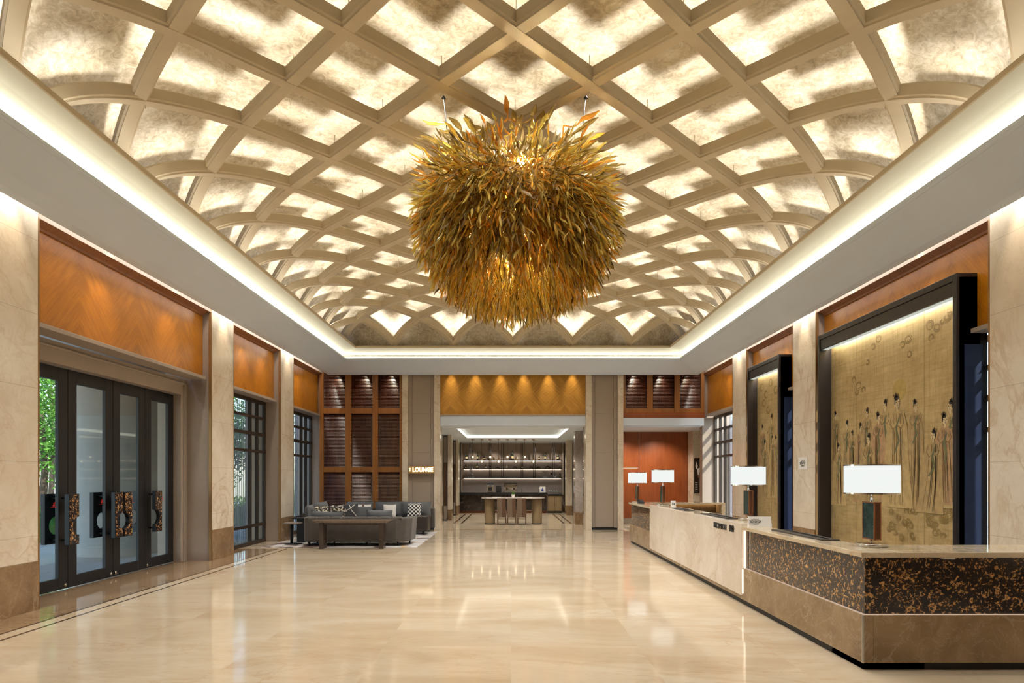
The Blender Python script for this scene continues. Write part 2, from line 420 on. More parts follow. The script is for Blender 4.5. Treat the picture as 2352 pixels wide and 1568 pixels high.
# ---- side walls
LEDZ = 3.88
COLS_L = [(YF, 8.62), (13.64, 14.69), (17.73, 18.74)]
COLS_R = [(YF, 8.69), (13.68, 14.74), (17.73, 18.77)]
def side(sgn, XC, cols, tag_):
    """columns, reveals, wood panels, ledges, window frames of one side"""
    rec, led, win = .20, .10, .47
    wall = MB()
    for (y0, y1) in cols:                                   # taupe column cores
        wall.box(XC + sgn*.025, XC + sgn*1.0, y0, y1, 0, ZTOP)
    wall.box(XC + sgn*.025, XC + sgn*1.0, YB-.03, YB+.3, 0, ZTOP)
    # lintel at the column face above each bay and back of the slot
    ys = [(cols[0][1], cols[1][0]), (cols[1][1], cols[2][0]), (cols[2][1], YB-.03)]
    for (y0, y1) in ys:
        wall.box(XC + sgn*.025, XC + sgn*1.0, y0, y1, 5.335, ZTOP)
    struct(wall.build('wall_' + tag_, M['taupe']))
    k = 10 if sgn < 0 else 40
    for i, (y0, y1) in enumerate(cols):
        c = MB(); c.box(XC, XC + sgn*.03, y0, y1, .66, ZTOP); o = struct(c.build('trim_%d' % k, M['wall_marble'], bevel=.004)); k += 1
        c = MB(); c.box(XC - sgn*.012, XC + sgn*.03, y0, y1, 0, .66); struct(c.build('trim_%d' % k, M['brown_marble'], bevel=.004)); k += 1
        for ye in (y0, y1):                                  # bronze edge beads
            if ye < 0: continue
            s = -1 if ye == y0 else 1
            c = MB(); c.box(XC + sgn*.002, XC + sgn*.06, ye, ye + s*.035, .0, 5.33); struct(c.build('trim_%d' % k, M['bronze'])); k += 1
    for i, (y0, y1) in enumerate(ys):
        c = MB(); c.box(XC + sgn*rec, XC + sgn*(rec+.06), y0, y1, LEDZ+.07, 5.34)
        struct(c.build('trim_%d' % k, M['orange'])); k += 1
        c = MB(); c.prism([(XC+sgn*.03, 5.335), (XC+sgn*rec, 5.335), (XC+sgn*rec, 5.25), (XC+sgn*(rec-.03), 5.25), (XC+sgn*(rec-.05), 5.28)], 'y', y0+.04, y1-.04)
        struct(c.build('trim_%d' % k, M['cornice'])); k += 1
        segs = [(y0+.001, y1-.06)]
        if sgn > 0 and i == 0: segs = [(y0+.001, 9.19), (13.36, y1-.06)]
        if sgn > 0 and i == 1: segs = [(y0+.001, 15.27), (17.34, y1-.06)]
        for (a_, c_) in segs:
            c = MB(); c.box(XC + sgn*led, XC + sgn*win, a_, c_, LEDZ, LEDZ+.065)
            struct(c.build('trim_%d' % k, M['taupe2'], bevel=.006)); k += 1
    return ys
ysL = side(-1, XL, COLS_L, 'left')
ysR = side(1, XR, COLS_R, 'right')

# ---- entrance: surround + four leaves
b = MB()
XS = -6.97
b.box(XS, XS-.5, 8.62, 9.09, 0, LEDZ); b.box(XS, XS-.5, 13.41, 13.66, 0, LEDZ)
b.box(XS, XS-.5, 9.09, 13.41, 3.54, LEDZ)
b.box(XS+.03, XS, 13.50, 13.54, 0, 3.80); b.box(XS+.03, XS, 8.62, 13.6, 3.76, 3.80)
struct(b.build('trim_103', M['taupe2'], bevel=.01))
def door_leaf(n, y0, y1, hs):
    X0, X1 = -7.135, -7.195
    st = .205
    b = MB()
    b.box(X1, X0, y0, y0+st, .015, 3.53); b.box(X1, X0, y1-st, y1, .015, 3.53)
    b.box(X1, X0, y0+st, y1-st, .015, .20); b.box(X1, X0, y0+st, y1-st, 3.32, 3.53)
    d = struct(b.build('door_%d' % n, M['door'], bevel=.006))
    g = MB(); g.box(-7.16, -7.168, y0+st-.01, y1-st+.01, .19, 3.33); g.build('glass_pane', M['glass'], d)
    # half-ring pull plates, inside and outside
    if hs > 0: ye = y1 - .012; s = -1
    else: ye = y0 + .012; s = 1
    for (xa, xb, m_) in ((-7.01, -6.94, 'in'), (-7.39, -7.32, 'out')):
        zc, R = 1.02, .145
        poly = [(ye, .73)]
        for i in range(15):
            a = -PI/2 + PI*i/14
            poly.append((ye + s*R*math.cos(a), zc + R*math.sin(a)))
        poly += [(ye, 1.53), (ye + s*.235, 1.53), (ye + s*.235, .73)]
        h = MB(); h.prism(poly, 'x', xa, xb)
        hp = h.build('pull_handle', M['black'], d, bevel=.004)
        if m_ == 'in':
            f = MB(); poly2 = [(p[0] + s*.012, p[1]) for p in poly]
            poly2 = [(min(max(p[0], min(ye, ye+s*.225)), max(ye, ye+s*.225)), min(max(p[1], .745), 1.515)) for p in poly2]
            f.prism(poly2, 'x', xb, xb+.004); f.build('tortoiseshell_face', M['tort'], hp)
        for z in (.80, 1.46):
            t = MB(); t.tube([(xa if m_ == 'in' else xb, ye + s*.12, z), (X0-.01 if m_ == 'in' else X1+.01, ye + s*.12, z)], .018, 10)
            t.build('handle_post', M['black'], hp)
    k = MB(); k.tube([(X0-.005, ye + s*.05, .075), (X0+.015, ye + s*.05, .075)], .028, 12); k.build('floor_lock', M['chrome'], d)
    # small red slanted mark on the glass
    yc = (y1 - st - .10) if hs > 0 else (y1 - st - .22)
    r = MB()
    for i, (dy, w) in enumerate(((0, .02), (.025, .02))):
        r.add([(-7.157, yc+dy, 1.34), (-7.157, yc+dy+w, 1.34), (-7.157, yc+dy+w+.016, 1.405), (-7.157, yc+dy+.016+.006, 1.405)], [(0,1,2,3)])
    r.add([(-7.157, yc+.05, 1.34), (-7.157, yc+.062, 1.34), (-7.157, yc+.062, 1.352), (-7.157, yc+.05, 1.352)], [(0,1,2,3)])
    r.box(-7.158, -7.156, yc-.04, yc+.10, 1.318, 1.324)
    r.build('red_sticker', M['red'], d, recalc=False)
door_leaf(1, 9.10, 10.215, 1)
door_leaf(2, 10.225, 11.375, 1)
door_leaf(3, 11.385, 12.37, -1)
door_leaf(4, 12.38, 13.41, -1)

# ---- windows
def window(n, X, y0, y1, sgn):
    b = MB(); x0, x1 = X - .05, X + .05
    for (z0, z1) in ((0, .10), (.47, .545), (2.46, 2.53), (2.915, 3.0), (3.37, 3.44), (3.79, 3.88)):
        b.box(x0, x1, y0, y1, z0, z1)
    w = y1 - y0
    for y in (y0, y0+.40, y0+.86, y1-1.02, y1-.56, y1-.06):
        b.box(x0+.01, x1-.01, y, y+.06, 0, 3.88)
    o = struct(b.build('window_%d' % n, M['winframe']))
    g = MB(); g.box(X-.005, X+.005, y0, y1, .02, 3.86); g.build('glass_pane', M['glass'], o)
for i, (y0, y1) in enumerate(ysL[1:]): window(1+i, -6.894, y0-.005, y1+.005, -1)
for i, (y0, y1) in enumerate(ysR): window(3+i, 7.02, y0-.005, y1+.005, 1)

# ---- back wall
def bx(name, mat, *boxes, bevel=0):
    q = MB()
    for c in boxes: q.box(*c)
    return struct(q.build(name, mat, bevel=bevel))
bx('wall_back', M['taupe'], (-7.4,-3.72,YB,YB+.25,0,ZTOP), (-2.42,2.53,YB,YB+.25,3.90,ZTOP), (3.80,7.5,YB,YB+.25,3.80,ZTOP),
   (-3.72,-2.42,YB+.1,YB+.35,0,ZTOP), (2.53,3.80,YB+.1,YB+.35,0,ZTOP))
n = 70
for (x0, x1) in ((-3.686,-3.495), (-2.610,-2.419), (2.537,2.728), (3.613,3.804)):
    bx('trim_%d' % n, M['wall_marble'], (x0, x1, 21.50, 22.1, 0, ZTOP), bevel=.004); n += 1
for (x0, x1) in ((-3.495,-2.610), (2.728,3.613)):
    bx('trim_%d' % n, M['taupe2'], (x0, x0+.12, 21.62, 22.0, 0, ZTOP), (x1-.12, x1, 21.62, 22.0, 0, ZTOP)); n += 1
    bx('trim_%d' % n, M['taupe2'], (x0+.128, x1-.128, 21.63, 22.0, .09, 2.62), (x0+.128, x1-.128, 21.63, 22.0, 2.624, 3.96), (x0+.128, x1-.128, 21.63, 22.0, 3.964, ZTOP)); n += 1
    bx('trim_%d' % n, M['black'], (x0, x1, 21.61, 21.66, 0, .075)); n += 1
bx('trim_%d' % n, M['gold_wood'], (-2.419, 2.537, 21.76, 21.86, 3.93, ZTOP)); n += 1
bx('trim_%d' % n, M['taupe2'], (-2.419, 2.537, 21.64, 21.86, 3.875, 3.93), bevel=.004); n += 1
bx('trim_%d' % n, M['white'], (-2.419, 2.537, 21.66, 22.1, 3.555, 3.875)); n += 1
# louvre screens: frame + slatted panels
def louvers(root, x0, x1, z0, z1, y):
    q = MB(); nz = max(6, int((z1-z0)/.047)); dz = (z1-z0)/nz
    for i in range(nz):
        a = z0 + i*dz
        q.add([(x0, y, a), (x1, y, a), (x1, y-.030, a+dz*.25), (x0, y-.030, a+dz*.25), (x1, y-.012, a+dz*.98), (x0, y-.012, a+dz*.98), (x1, y, a+dz), (x0, y, a+dz)],
              [(0,1,2,3), (3,2,4,5), (5,4,6,7)])
    return q.build('louver_panel', M['louver'], root, recalc=False)
def screen(name, label, xs, zs, fx0, fx1, fz0, fz1, extra=None):
    t = thing(name, label, 'wall screen', ((fx0+fx1)/2, 21.6, fz0), world=True)
    f = MB()
    e = [fx0] + [v for p in xs for v in p] + [fx1]
    for i in range(0, len(e), 2): f.box(e[i], e[i+1], 21.70, 21.84, fz0, fz1)
    for (a, c) in xs:
        zz = [fz0] + [v for p in zs for v in p] + [fz1]
        for i in range(0, len(zz), 2):
            if zz[i+1] > zz[i]: f.box(a, c, 21.71, 21.84, zz[i], zz[i+1])
    f.build('screen_frame', M['orange_trim'], t, bevel=.006)
    for (a, c) in xs:
        for (z0, z1) in zs: louvers(t, a-.004, c+.004, z0-.004, z1+.004, 21.80)
    return t
screen('louver_screen', 'tall orange wood screen of nine dark slatted panels behind the grey sofas', [(-6.420,-5.683), (-5.471,-4.744), (-4.552,-3.816)],
       [(.10, 1.965), (2.14, 3.965), (4.16, 5.55)], -6.561, -3.699, 0, 5.6)
t = screen('louver_screen', 'orange wood screen of three slatted panels high above the red-brown wall', [(3.916,4.653), (4.845,5.592), (5.774,6.501)],
       [(4.15, 5.55)], 3.816, 6.612, 3.80, 5.6)
n = 90
bx('trim_%d' % n, M['redwood'], (3.816, 6.612, 21.66, 21.84, 3.81, 4.0)); n += 1
bx('trim_%d' % n, M['white'], (3.77, 6.58, 21.66, 22.2, 3.555, 3.81)); n += 1
# passage behind the desk end
bx('trim_105', M['white'], (3.5, 8.2, 21.9, 25.2, 3.535, 3.75))
bx('wall_passage', M['redwood'], (3.4, 4.92, 24.45, 24.7, 2.15, 3.54), (3.4, 4.92, 24.45, 24.7, .12, 2.142), (4.93, 7.1, 24.45, 24.7, .12, 3.54))
bx('baseboard_passage', M['steel'], (3.4, 7.1, 24.40, 24.7, 0, .22))
bx('trim_%d' % n, M['wall_marble'], (6.80, 7.8, 23.76, 24.4, 0, 3.54)); n += 1
bx('wall_side_passage', M['taupe'], (7.5, 7.8, 21.6, 24.6, 0, 3.6), (3.40, 3.60, 21.95, 24.6, 0, 3.6))
# front wall, behind the viewpoint
bx('wall_front', M['taupe'], (-7.6, 7.8, YF-.3, YF, 0, ZTOP+1.3))

# ================================================================== CEILING
XC0 = .056; SP = 1.904; HW = 5.50; YT = 20.41; ZT = 5.73; ZH = 6.721; Y1 = 7.056; YFR = .9; WC = 1.89
def zsurf(x, y, o=0.0, ox=0.0):
    b_ = ZH + o - ZT; p = 2.0; w = WC
    def dz(d, w):
        tt = min(1.0, max(0.0, d / w)); return ZT + b_*(max(0.0, 1 - tt**p))**(1/p)
    return min(dz(abs(x - XC0) - (HW - w), w + ox), dz(y - (YT - w), w + ox))
def soffit_ring(d0, z, lx, rx, by): pass
# soffit profile: inset from the outer soffit edge (left -6.17, right 6.30, back 21.44)
PROF = [(-.05, 5.75), (0, 5.244), (.02, 5.24), (.14, 5.262), (.30, 5.345), (.50, 5.465), (.70, 5.575), (.79, 5.618), (.80, 5.63), (.80, 5.668), (.77, 5.672), (.76, 5.60), (.46, 5.58)]
BAND = [(.46, 5.58), (.47, 5.64), (.55, 5.72), (.72, 5.80), (.92, 5.87), (1.172, 5.935)]
def sweep(prof, sc=1.0):
    q = MB(); pts = []
    for (d, z) in prof:
        pts.append([(-6.17+d, YF, z), (-6.17+d, 21.44-d, z), (6.30-d*1.03, 21.44-d, z), (6.30-d*1.03, YF, z)])
    for i in range(len(prof)-1):
        for k in range(3):
            q.add([pts[i][k], pts[i][k+1], pts[i+1][k+1], pts[i+1][k]], [(0,1,2,3)])
    return q
struct(sweep(PROF).build('trim_102', M['white'], recalc=False))
struct(sweep(BAND).build('trim_100', M['cove'], recalc=False))
LIP = [(1.165, 5.925), (1.18, 5.915), (1.20, 5.92), (1.20, 5.985), (.80, 5.985)]
struct(sweep(LIP).build('trim_101', M['rib'], recalc=False))
q = MB()
for c in ((-7.6, -6.19, YF, 21.9, ZTOP, ZTOP+.1), (6.32, 7.8, YF, 21.9, ZTOP, ZTOP+.1), (-7.6, 7.8, 21.45, 21.9, ZTOP, ZTOP+.1)): q.box(*c)
struct(q.build('trim_104', M['white']))
# curved gold-leaf vault
def axis_vals():
    w = WC; flat = HW - w; r = list(np.arange(0, flat, .2)) + [flat]
    for i in range(1, 17): r.append(flat + (w + .35)*math.sin(PI/2*i/16))
    return r
ax = axis_vals(); xs = [XC0 - v for v in reversed(ax)] + [XC0 + v for v in ax[1:]]
w = WC; ys_ = list(np.arange(YFR, YT - w, .2)) + [YT - w + (w+.35)*math.sin(PI/2*i/16) for i in range(0, 17)]
v = []; nx = len(xs)
for y in ys_:
    for x in xs: v.append((x, y, zsurf(x, y, .50, .35)))
f = [(j*nx+i, j*nx+i+1, (j+1)*nx+i+1, (j+1)*nx+i) for j in range(len(ys_)-1) for i in range(nx-1)]
q = MB(); q.add(v, f, 0, True)
ceiling = struct(q.build('ceiling', M['infill'], recalc=False))
q = MB(); q.box(-6.3, 6.4, YF, YFR, 5.93, 6.0); q.box(-5.6, 5.6, YFR-.06, YFR, 5.95, 7.3); struct(q.build('trim_106', M['white']))
# diagonal ribs
RP = [(-.072,0), (.072,0), (.074,.022), (.098,.034), (.098,.165), (.055,.195), (.042,.195), (.042,.13), (-.042,.13), (-.042,.195), (-.055,.195), (-.098,.165), (-.098,.034), (-.074,.022)]
def rib_line(c, sg):
    # plan line: y = c + sg*(x-XC0); sample x
    x0, x1 = XC0 - 5.40, XC0 + 5.40; YT = 20.33
    yy = lambda x: c + sg*(x - XC0)
    lo, hi = x0, x1
    if sg > 0:
        hi = min(hi, XC0 + YT - c); lo = max(lo, XC0 + YFR - c)
    else:
        lo = max(lo, XC0 + c - YT); hi = min(hi, XC0 + c - YFR)
    return lo, hi
def rib(c, sg):
    lift = .0 if sg > 0 else .003
    lo, hi = rib_line(c, sg)
    if hi - lo < .25: return
    n = max(8, int((hi-lo)/.05)); P = []
    # cosine-dense sampling near both ends
    for i in range(n+1):
        t = i/n; t = t + .0
        P.append(lo + (hi-lo)*t)
    ext = []
    for e, s in ((lo, 1), (hi, -1)):
        ext += [e + s*.05*k*k/36 for k in range(1, 6)]
    P = sorted(P + ext)
    pts = [Vector((x, c + sg*(x-XC0), lift + zsurf(x, c + sg*(x-XC0)))) for x in P]
    side_ = Vector((1, sg, 0)).normalized().cross(Vector((0,0,1)))
    v = []; f = []; m = len(RP)
    for i, p in enumerate(pts):
        t = (pts[min(i+1, len(pts)-1)] - pts[max(i-1, 0)]).normalized()
        up = side_.cross(t)
        for (a, u) in RP: v.append(p + side_*a + up*u)
    for i in range(len(pts)-1):
        for k in range(m):
            k2 = (k+1) % m; f.append((i*m+k, i*m+k2, (i+1)*m+k2, (i+1)*m+k))
    f.append(tuple(range(m))); f.append(tuple(reversed(range((len(pts)-1)*m, len(pts)*m))))
    q = MB(); q.add(v, f)
    r = q.build('diagonal_rib', M['rib'], ceiling)
    # led strips in a shallow trough on top, one per bay between crossings
    s = MB(); tr = MB(); got = False
    half = SP/2
    k0 = math.floor((lo - XC0)/half)
    for k in range(k0, k0 + 16):
        a = XC0 + k*half; e = a + half
        a2, e2 = max(a + half*.16, lo + .085), min(e - half*.16, hi - .085)
        if e2 - a2 < .10: continue
        NS = 7
        L_ = [Vector((xx, c+sg*(xx-XC0), zsurf(xx, c+sg*(xx-XC0)))) for xx in [a2 + (e2-a2)*u/NS for u in range(NS+1)]]
        U_ = []
        for i in range(NS+1):
            t = (L_[min(i+1,NS)]-L_[max(i-1,0)]).normalized(); up = side_.cross(t)
            U_.append(up if up.z > 0 else -up)
        flat = max(p.z for p in L_) - min(p.z for p in L_) < .004
        got = True
        def B(mb, w0, w1, u0, u1):
            cs = ((w0,u0), (w1,u0), (w1,u1), (w0,u1))
            mb.add([p + side_*w_ + up*u_ for p, up in zip(L_, U_) for (w_, u_) in cs],
                   [(0,1,2,3), (NS*4+3,NS*4+2,NS*4+1,NS*4)] + [(i*4+k_, (i+1)*4+k_, (i+1)*4+(k_+1)%4, i*4+(k_+1)%4) for i in range(NS) for k_ in range(4)])
        B(s, -.014, .014, .132, .139)
    if got:
        s.build('led_strip', M['strip'], r)
for k in range(-8, 30):
    c = Y1 + k*SP
    rib(c, 1); rib(c, -1)
for s_ in (-1, 1):
    q = MB(); x = XC0 + s_*5.145; q.box(x-.02, x+.02, 1.2, 19.2, 5.988, 5.996); q.build('led_strip', M['edge_strip'], ceiling)
# drop wires at the crossings
for j in range(-4, 13):
    for i in range(-5, 6):
        if (i + j) % 2: continue
        x = XC0 + i*SP/2 ; y = Y1 + j*SP/2
        if y < 5.5: continue
        zb = zsurf(x, y)
        if zb < 6.3: continue
        zt_ = zsurf(x, y+.16, .5, .35)
        q = MB(); q.tube([(x, y+.165, zb+.02), (x, y+.165, zt_)], .006, 5); q.build('drop_wire', M['rib'], ceiling)
# ================================================================== RECEPTION DESK
def text_obj(name, body, size, mat, loc, rot, parent=None, extrude=.004, bold=.0, align='CENTER', sx_=1.0):
    cu = bpy.data.curves.new(name, 'FONT'); cu.body = body; cu.size = size; cu.extrude = extrude; cu.offset = bold
    cu.align_x = align; cu.align_y = 'CENTER'
    t = bpy.data.objects.new(name + '_tmp', cu); COL.objects.link(t)
    dg = bpy.context.evaluated_depsgraph_get()
    me = bpy.data.meshes.new_from_object(t.evaluated_get(dg))
    bpy.data.objects.remove(t)
    me.name = name; me.materials.clear(); me.materials.append(mat)
    off = Vector(parent['_org']) if parent is not None and parent.get('_world') else Vector((0,0,0))
    Mx = Matrix.Translation(Vector(loc) - off) @ rot @ Matrix.Diagonal((sx_, 1, 1, 1))
    me.transform(Mx)
    o = bpy.data.objects.new(name, me); COL.objects.link(o)
    if parent is not None:
        o.parent = parent
        if parent.get('_world'): o['_world'] = True; o['_org'] = list(parent['_org'])
    return o
RX = Matrix.Rotation(PI/2, 4, 'X')                       # text upright, facing -Y
RLEFT = Matrix.Rotation(-PI/2, 4, 'Z') @ RX              # text upright, facing -X
RRIGHT = Matrix.Rotation(PI/2, 4, 'Z') @ RX              # facing +X

DX, DY0, DY1 = 3.268, 5.90, 17.50                        # front face, near face, far end
TZ = 1.103                                               # counter top
BY0, BY1, BZ = 8.95, 14.87, 1.145                        # raised pale block
desk = thing('reception_desk', 'long marble reception desk with raised pale front block and tortoiseshell bands', 'reception desk', (3.6, 9, 0), world=True)
q = MB()
q.box(DX+.03, DX+.60, DY0+.04, DY1-.04, 0, .075); q.box(DX+.03, 6.3, DY0+.04, DY0+.62, 0, .075)
q.build('plinth', M['black'], desk)
q = MB()
q.box(DX, DX+.10, DY0, DY1, .07, .515); q.box(DX+.10, 6.3, DY0, DY0+.10, .07, .515)
q.build('base_panel', M['desk_base'], desk, bevel=.004)
q = MB()
for c_ in ((DX+.045, DX+.10, DY0+.045, BY0+.05, .515, 1.058), (DX+.10, 6.3, DY0+.045, DY0+.10, .515, 1.058), (DX+.045, DX+.10, BY1-.05, DY1-.02, .515, 1.058)):
    q = MB(); q.box(*c_); q.build('tortoiseshell_panel', M['tort'], desk)
q = None
q = MB()
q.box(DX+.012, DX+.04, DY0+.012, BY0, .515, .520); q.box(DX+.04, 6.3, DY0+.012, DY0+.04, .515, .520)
q.build('ledge_sheen', emis('polished_ledge_sheen', (1,.72,.52), .42), desk)  # polished ledge edge, its pale sheen given as emission; not a lamp
q = MB()
q.box(DX-.03, DX+.335, DY0-.03, BY0, 1.055, TZ); q.box(DX+.335, 6.3, DY0-.03, DY0+.62, 1.055, TZ)
q.build('counter_top', M['desk_top'], desk, bevel=.005)
q = MB(); q.box(DX-.03, DX+.42, BY1, DY1, 1.055, TZ); q.build('counter_top', M['desk_top'], desk, bevel=.005)
q = MB(); q.box(DX-.022, DX+.07, BY0, BY1, .13, BZ); q.build('front_block', M['desk_marble'], desk, bevel=.004)
q = MB(); q.box(DX+.07, DX+.42, BY0, BY1, BZ-.05, BZ-.002); q.build('counter_top', M['desk_top'], desk, bevel=.004)
q = MB(); q.box(DX-.004, DX+.012, DY0-.004, DY0+.012, .07, .515); q.build('corner_trim', M['steel'], desk)
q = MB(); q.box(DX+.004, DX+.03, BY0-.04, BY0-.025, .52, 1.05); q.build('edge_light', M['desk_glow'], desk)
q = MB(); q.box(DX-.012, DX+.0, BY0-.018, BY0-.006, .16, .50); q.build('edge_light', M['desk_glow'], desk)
q = MB(); q.box(DX+.02, DX+.09, BY0-.06, BY0, .30, 1.05); q.build('end_panel', M['desk_marble'], desk)
# work surface and inner carcass behind the upper counter
q = MB(); q.box(DX+.14, DX+.85, DY0+.70, 16.9, .72, .755); q.build('work_surface', M['table_wood'], desk)
q = MB(); q.box(DX+.10, DX+.14, DY0+.10, DY1-.04, .07, 1.055); q.box(DX+.10, 6.3, DY0+.10, DY0+.14, .07, 1.055); q.box(DX+.10, DX+.42, BY1, BY1+.03, .07, 1.05)
q.build('carcass', M['table_wood'], desk)
text_obj('desk_lettering', 'RECEPTION', .115, M['ink'], (DX-.026, 9.86, 1.035), RLEFT, desk, .006, .003, 'CENTER', .98)
text_obj('desk_lettering', '接待', .10, M['ink'], (DX-.026, 9.33, 1.035), RLEFT, desk, .006, .003, 'CENTER', .98)
# far return with a lit open shelf
back = thing('shelf_counter', 'low counter with warmly lit open shelf behind the far end of the desk', 'counter', (4.7, 17.3, 0), world=True)
q = MB(); q.box(3.72, 5.74, 17.0, 17.52, 1.06, 1.112); q.build('counter_top', M['desk_top'], back, bevel=.004)
for a_, c_ in ((5.64, 5.74), (3.72, 3.80)):
    q = MB(); q.box(a_, c_, 17.0, 17.5, 0, 1.06); q.build('end_panel', M['desk_top'], back)
q = MB(); q.box(3.80, 5.64, 17.46, 17.5, 0, 1.06); q.box(3.80, 5.64, 17.02, 17.46, .80, .83); q.box(3.80, 5.64, 17.02, 17.04, 0, .80); q.build('shelf', M['pale_top'], back)
q = MB(); q.box(3.85, 5.60, 17.40, 17.44, 1.045, 1.058); q.build('shelf_light', M['warm_glow'], back)

# ================================================================== TABLE LAMPS
def lamp(loc, label):
    t = thing('table_lamp', label, 'lamp', loc, 0, 'drum-shade lamps along the reception desk')
    q = MB(); q.lathe([(.140,0),(.140,.010),(.146,.012),(.148,.022),(.146,.034),(.138,.038),(.02,.042)], (0,0,0), 40); q.build('base', M['chrome'], t)
    q = MB(); q.tube([(0,0,.03),(0,0,.078)], .011, 10); q.build('stem', M['chrome'], t)
    q = MB(); q.tube([(0,0,.45),(0,0,.56)], .008, 10); q.lathe([(.016,.448),(.016,.47),(.009,.49)], (0,0,0), 12); q.build('shade_rod', M['chrome'], t)
    q = MB()
    for (x, y) in ((-.029,-.101), (.029,-.101), (-.029,.101), (.029,.101)): q.box(x-.006, x+.006, y-.006, y+.006, .075, .45)
    for z in (.075, .438): 
        q.box(-.035,.035,-.107,.107,z,z+.012)
    q.build('body_edge', M['copper'], t)
    q = MB(); q.box(-.031,.031,-.097,.097,.085,.440); q.build('body', M['teal'], t)
    for y_ in (-.1075, .095):
        q = MB(); q.box(-.024,.024,y_,y_+.0125,.088,.438); q.build('wood_side', M['lampwood'], t)
    q = MB(); n = 48
    q.lathe([(.243,.535),(.248,.535),(.248,.813),(.243,.813)], (0,0,0), n, 0, True)
    s = q.build('lamp_shade', M['shade'], t, recalc=False)
    s.data.polygons.foreach_set('use_smooth', [True]*len(s.data.polygons))
    for z in (.527, .807):
        q = MB(); v = []
        for k in range(n):
            a = 2*PI*k/n
            for (r, zz) in ((.244,z),(.251,z),(.251,z+.014),(.244,z+.014)): v.append((r*math.cos(a), r*math.sin(a), zz))
        q.add(v, [(k*4+i, ((k+1)%n)*4+i, ((k+1)%n)*4+(i+1)%4, k*4+(i+1)%4) for k in range(n) for i in range(4)])
        q.build('shade_trim', M['chrome'], s)
    return t
LAMPS = [((3.60, 6.34, TZ), 'large nearest table lamp at the front corner of the desk'),
         ((3.61, 9.66, BZ), 'table lamp on the desk before the narrow far painting'),
         ((3.44, 14.4, BZ), 'table lamp before the red-brown wall beside a small white card'),
         ((3.42, 17.2, TZ), 'smallest table lamp at the far end of the desk')]
lp = lamp(*LAMPS[0])
for (l, t_) in LAMPS[1:]: dup(lp, l, t_)

# small things on the counter
t = thing('card_stand', 'white folded card with black lettering at the desk block end', 'sign', (DX+.14, 9.05, BZ), world=True)
q = MB(); q.add([(DX+.05,8.86,TZ+.0),(DX+.36,8.83,TZ),(DX+.36,8.86,TZ+.145),(DX+.05,8.89,TZ+.145),(DX+.05,8.92,TZ),(DX+.36,8.90,TZ)],[(0,1,2,3),(3,2,5,4),(0,3,4),(1,5,2)])
q.build('card', M['paper'], t, recalc=False)
text_obj('card_lettering', 'MARRIOTT', .022, M['ink'], (DX+.14, 8.859, TZ+.105), RX, t, .001)
text_obj('card_lettering', 'BONVOY', .050, M['ink'], (DX+.14, 8.853, TZ+.072), RX, t, .001, .001, 'CENTER', .8)
text_obj('card_lettering', '万豪旅享家', .016, M['ink'], (DX+.14, 8.848, TZ+.042), RX, t, .001)
t = thing('card_stand', 'small white card standing beside the third lamp', 'sign', (3.55, 13.9, BZ), world=True)
q = MB(); q.add([(3.43,13.60,BZ),(3.53,13.59,BZ),(3.53,13.62,BZ+.15),(3.43,13.63,BZ+.15),(3.43,13.66,BZ),(3.53,13.65,BZ)],[(0,1,2,3),(3,2,5,4),(0,3,4),(1,5,2)])
q.build('card', M['paper'], t, recalc=False)
q = MB(); q.box(3.455,3.475,13.605,13.609,BZ+.05,BZ+.11); q.box(3.485,3.505,13.605,13.609,BZ+.04,BZ+.09); q.build('card_print', M['ink'], t)
def pad(x0, x1, y0, y1, z, label):
    t = thing('leather_pad', label, 'desk pad', ((x0+x1)/2, (y0+y1)/2, z), 0, 'black pads on the desk counter', True)
    q = MB(); q.box(x0, x1, y0, y1, z, z+.012); q.build('pad_sheet', M['leather'], t, bevel=.003)
    q = MB(); q.tube([(x1-.10, y0+.05, z+.018), (x1-.06, y1-.08, z+.018)], .006, 8); q.build('pen', M['black'], t)
pad(3.40, 3.60, 6.95, 8.30, TZ, 'black leather pad on the near counter before the large painting')
pad(3.37, 3.57, 9.95, 11.3, BZ, 'black leather pad on the block top left of the second lamp')
pad(3.36, 3.56, 12.3, 13.35, BZ, 'black leather pad on the block top nearest the third lamp')
t = thing('telephone', 'small black telephone beside the farthest lamp on the desk', 'telephone', (3.42, 16.75, TZ), world=True)
q = MB(); q.prism([(16.66,TZ),(16.88,TZ),(16.88,TZ+.09),(16.66,TZ+.03)], 'x', 3.36, 3.50); q.build('telephone_body', M['black'], t, bevel=.005)
q = MB(); q.box(3.345,3.385,16.66,16.88,TZ+.075,TZ+.105); q.build('handset', M['black'], t, bevel=.01)
t = thing('under_counter_scanner', 'small white device under the near counter edge', 'device', (4.7, DY0, 1.03), world=True)
q = MB(); q.box(4.02, 4.12, DY0-.012, DY0+.04, 1.036, 1.056); q.build('device_body', M['paper'], t)

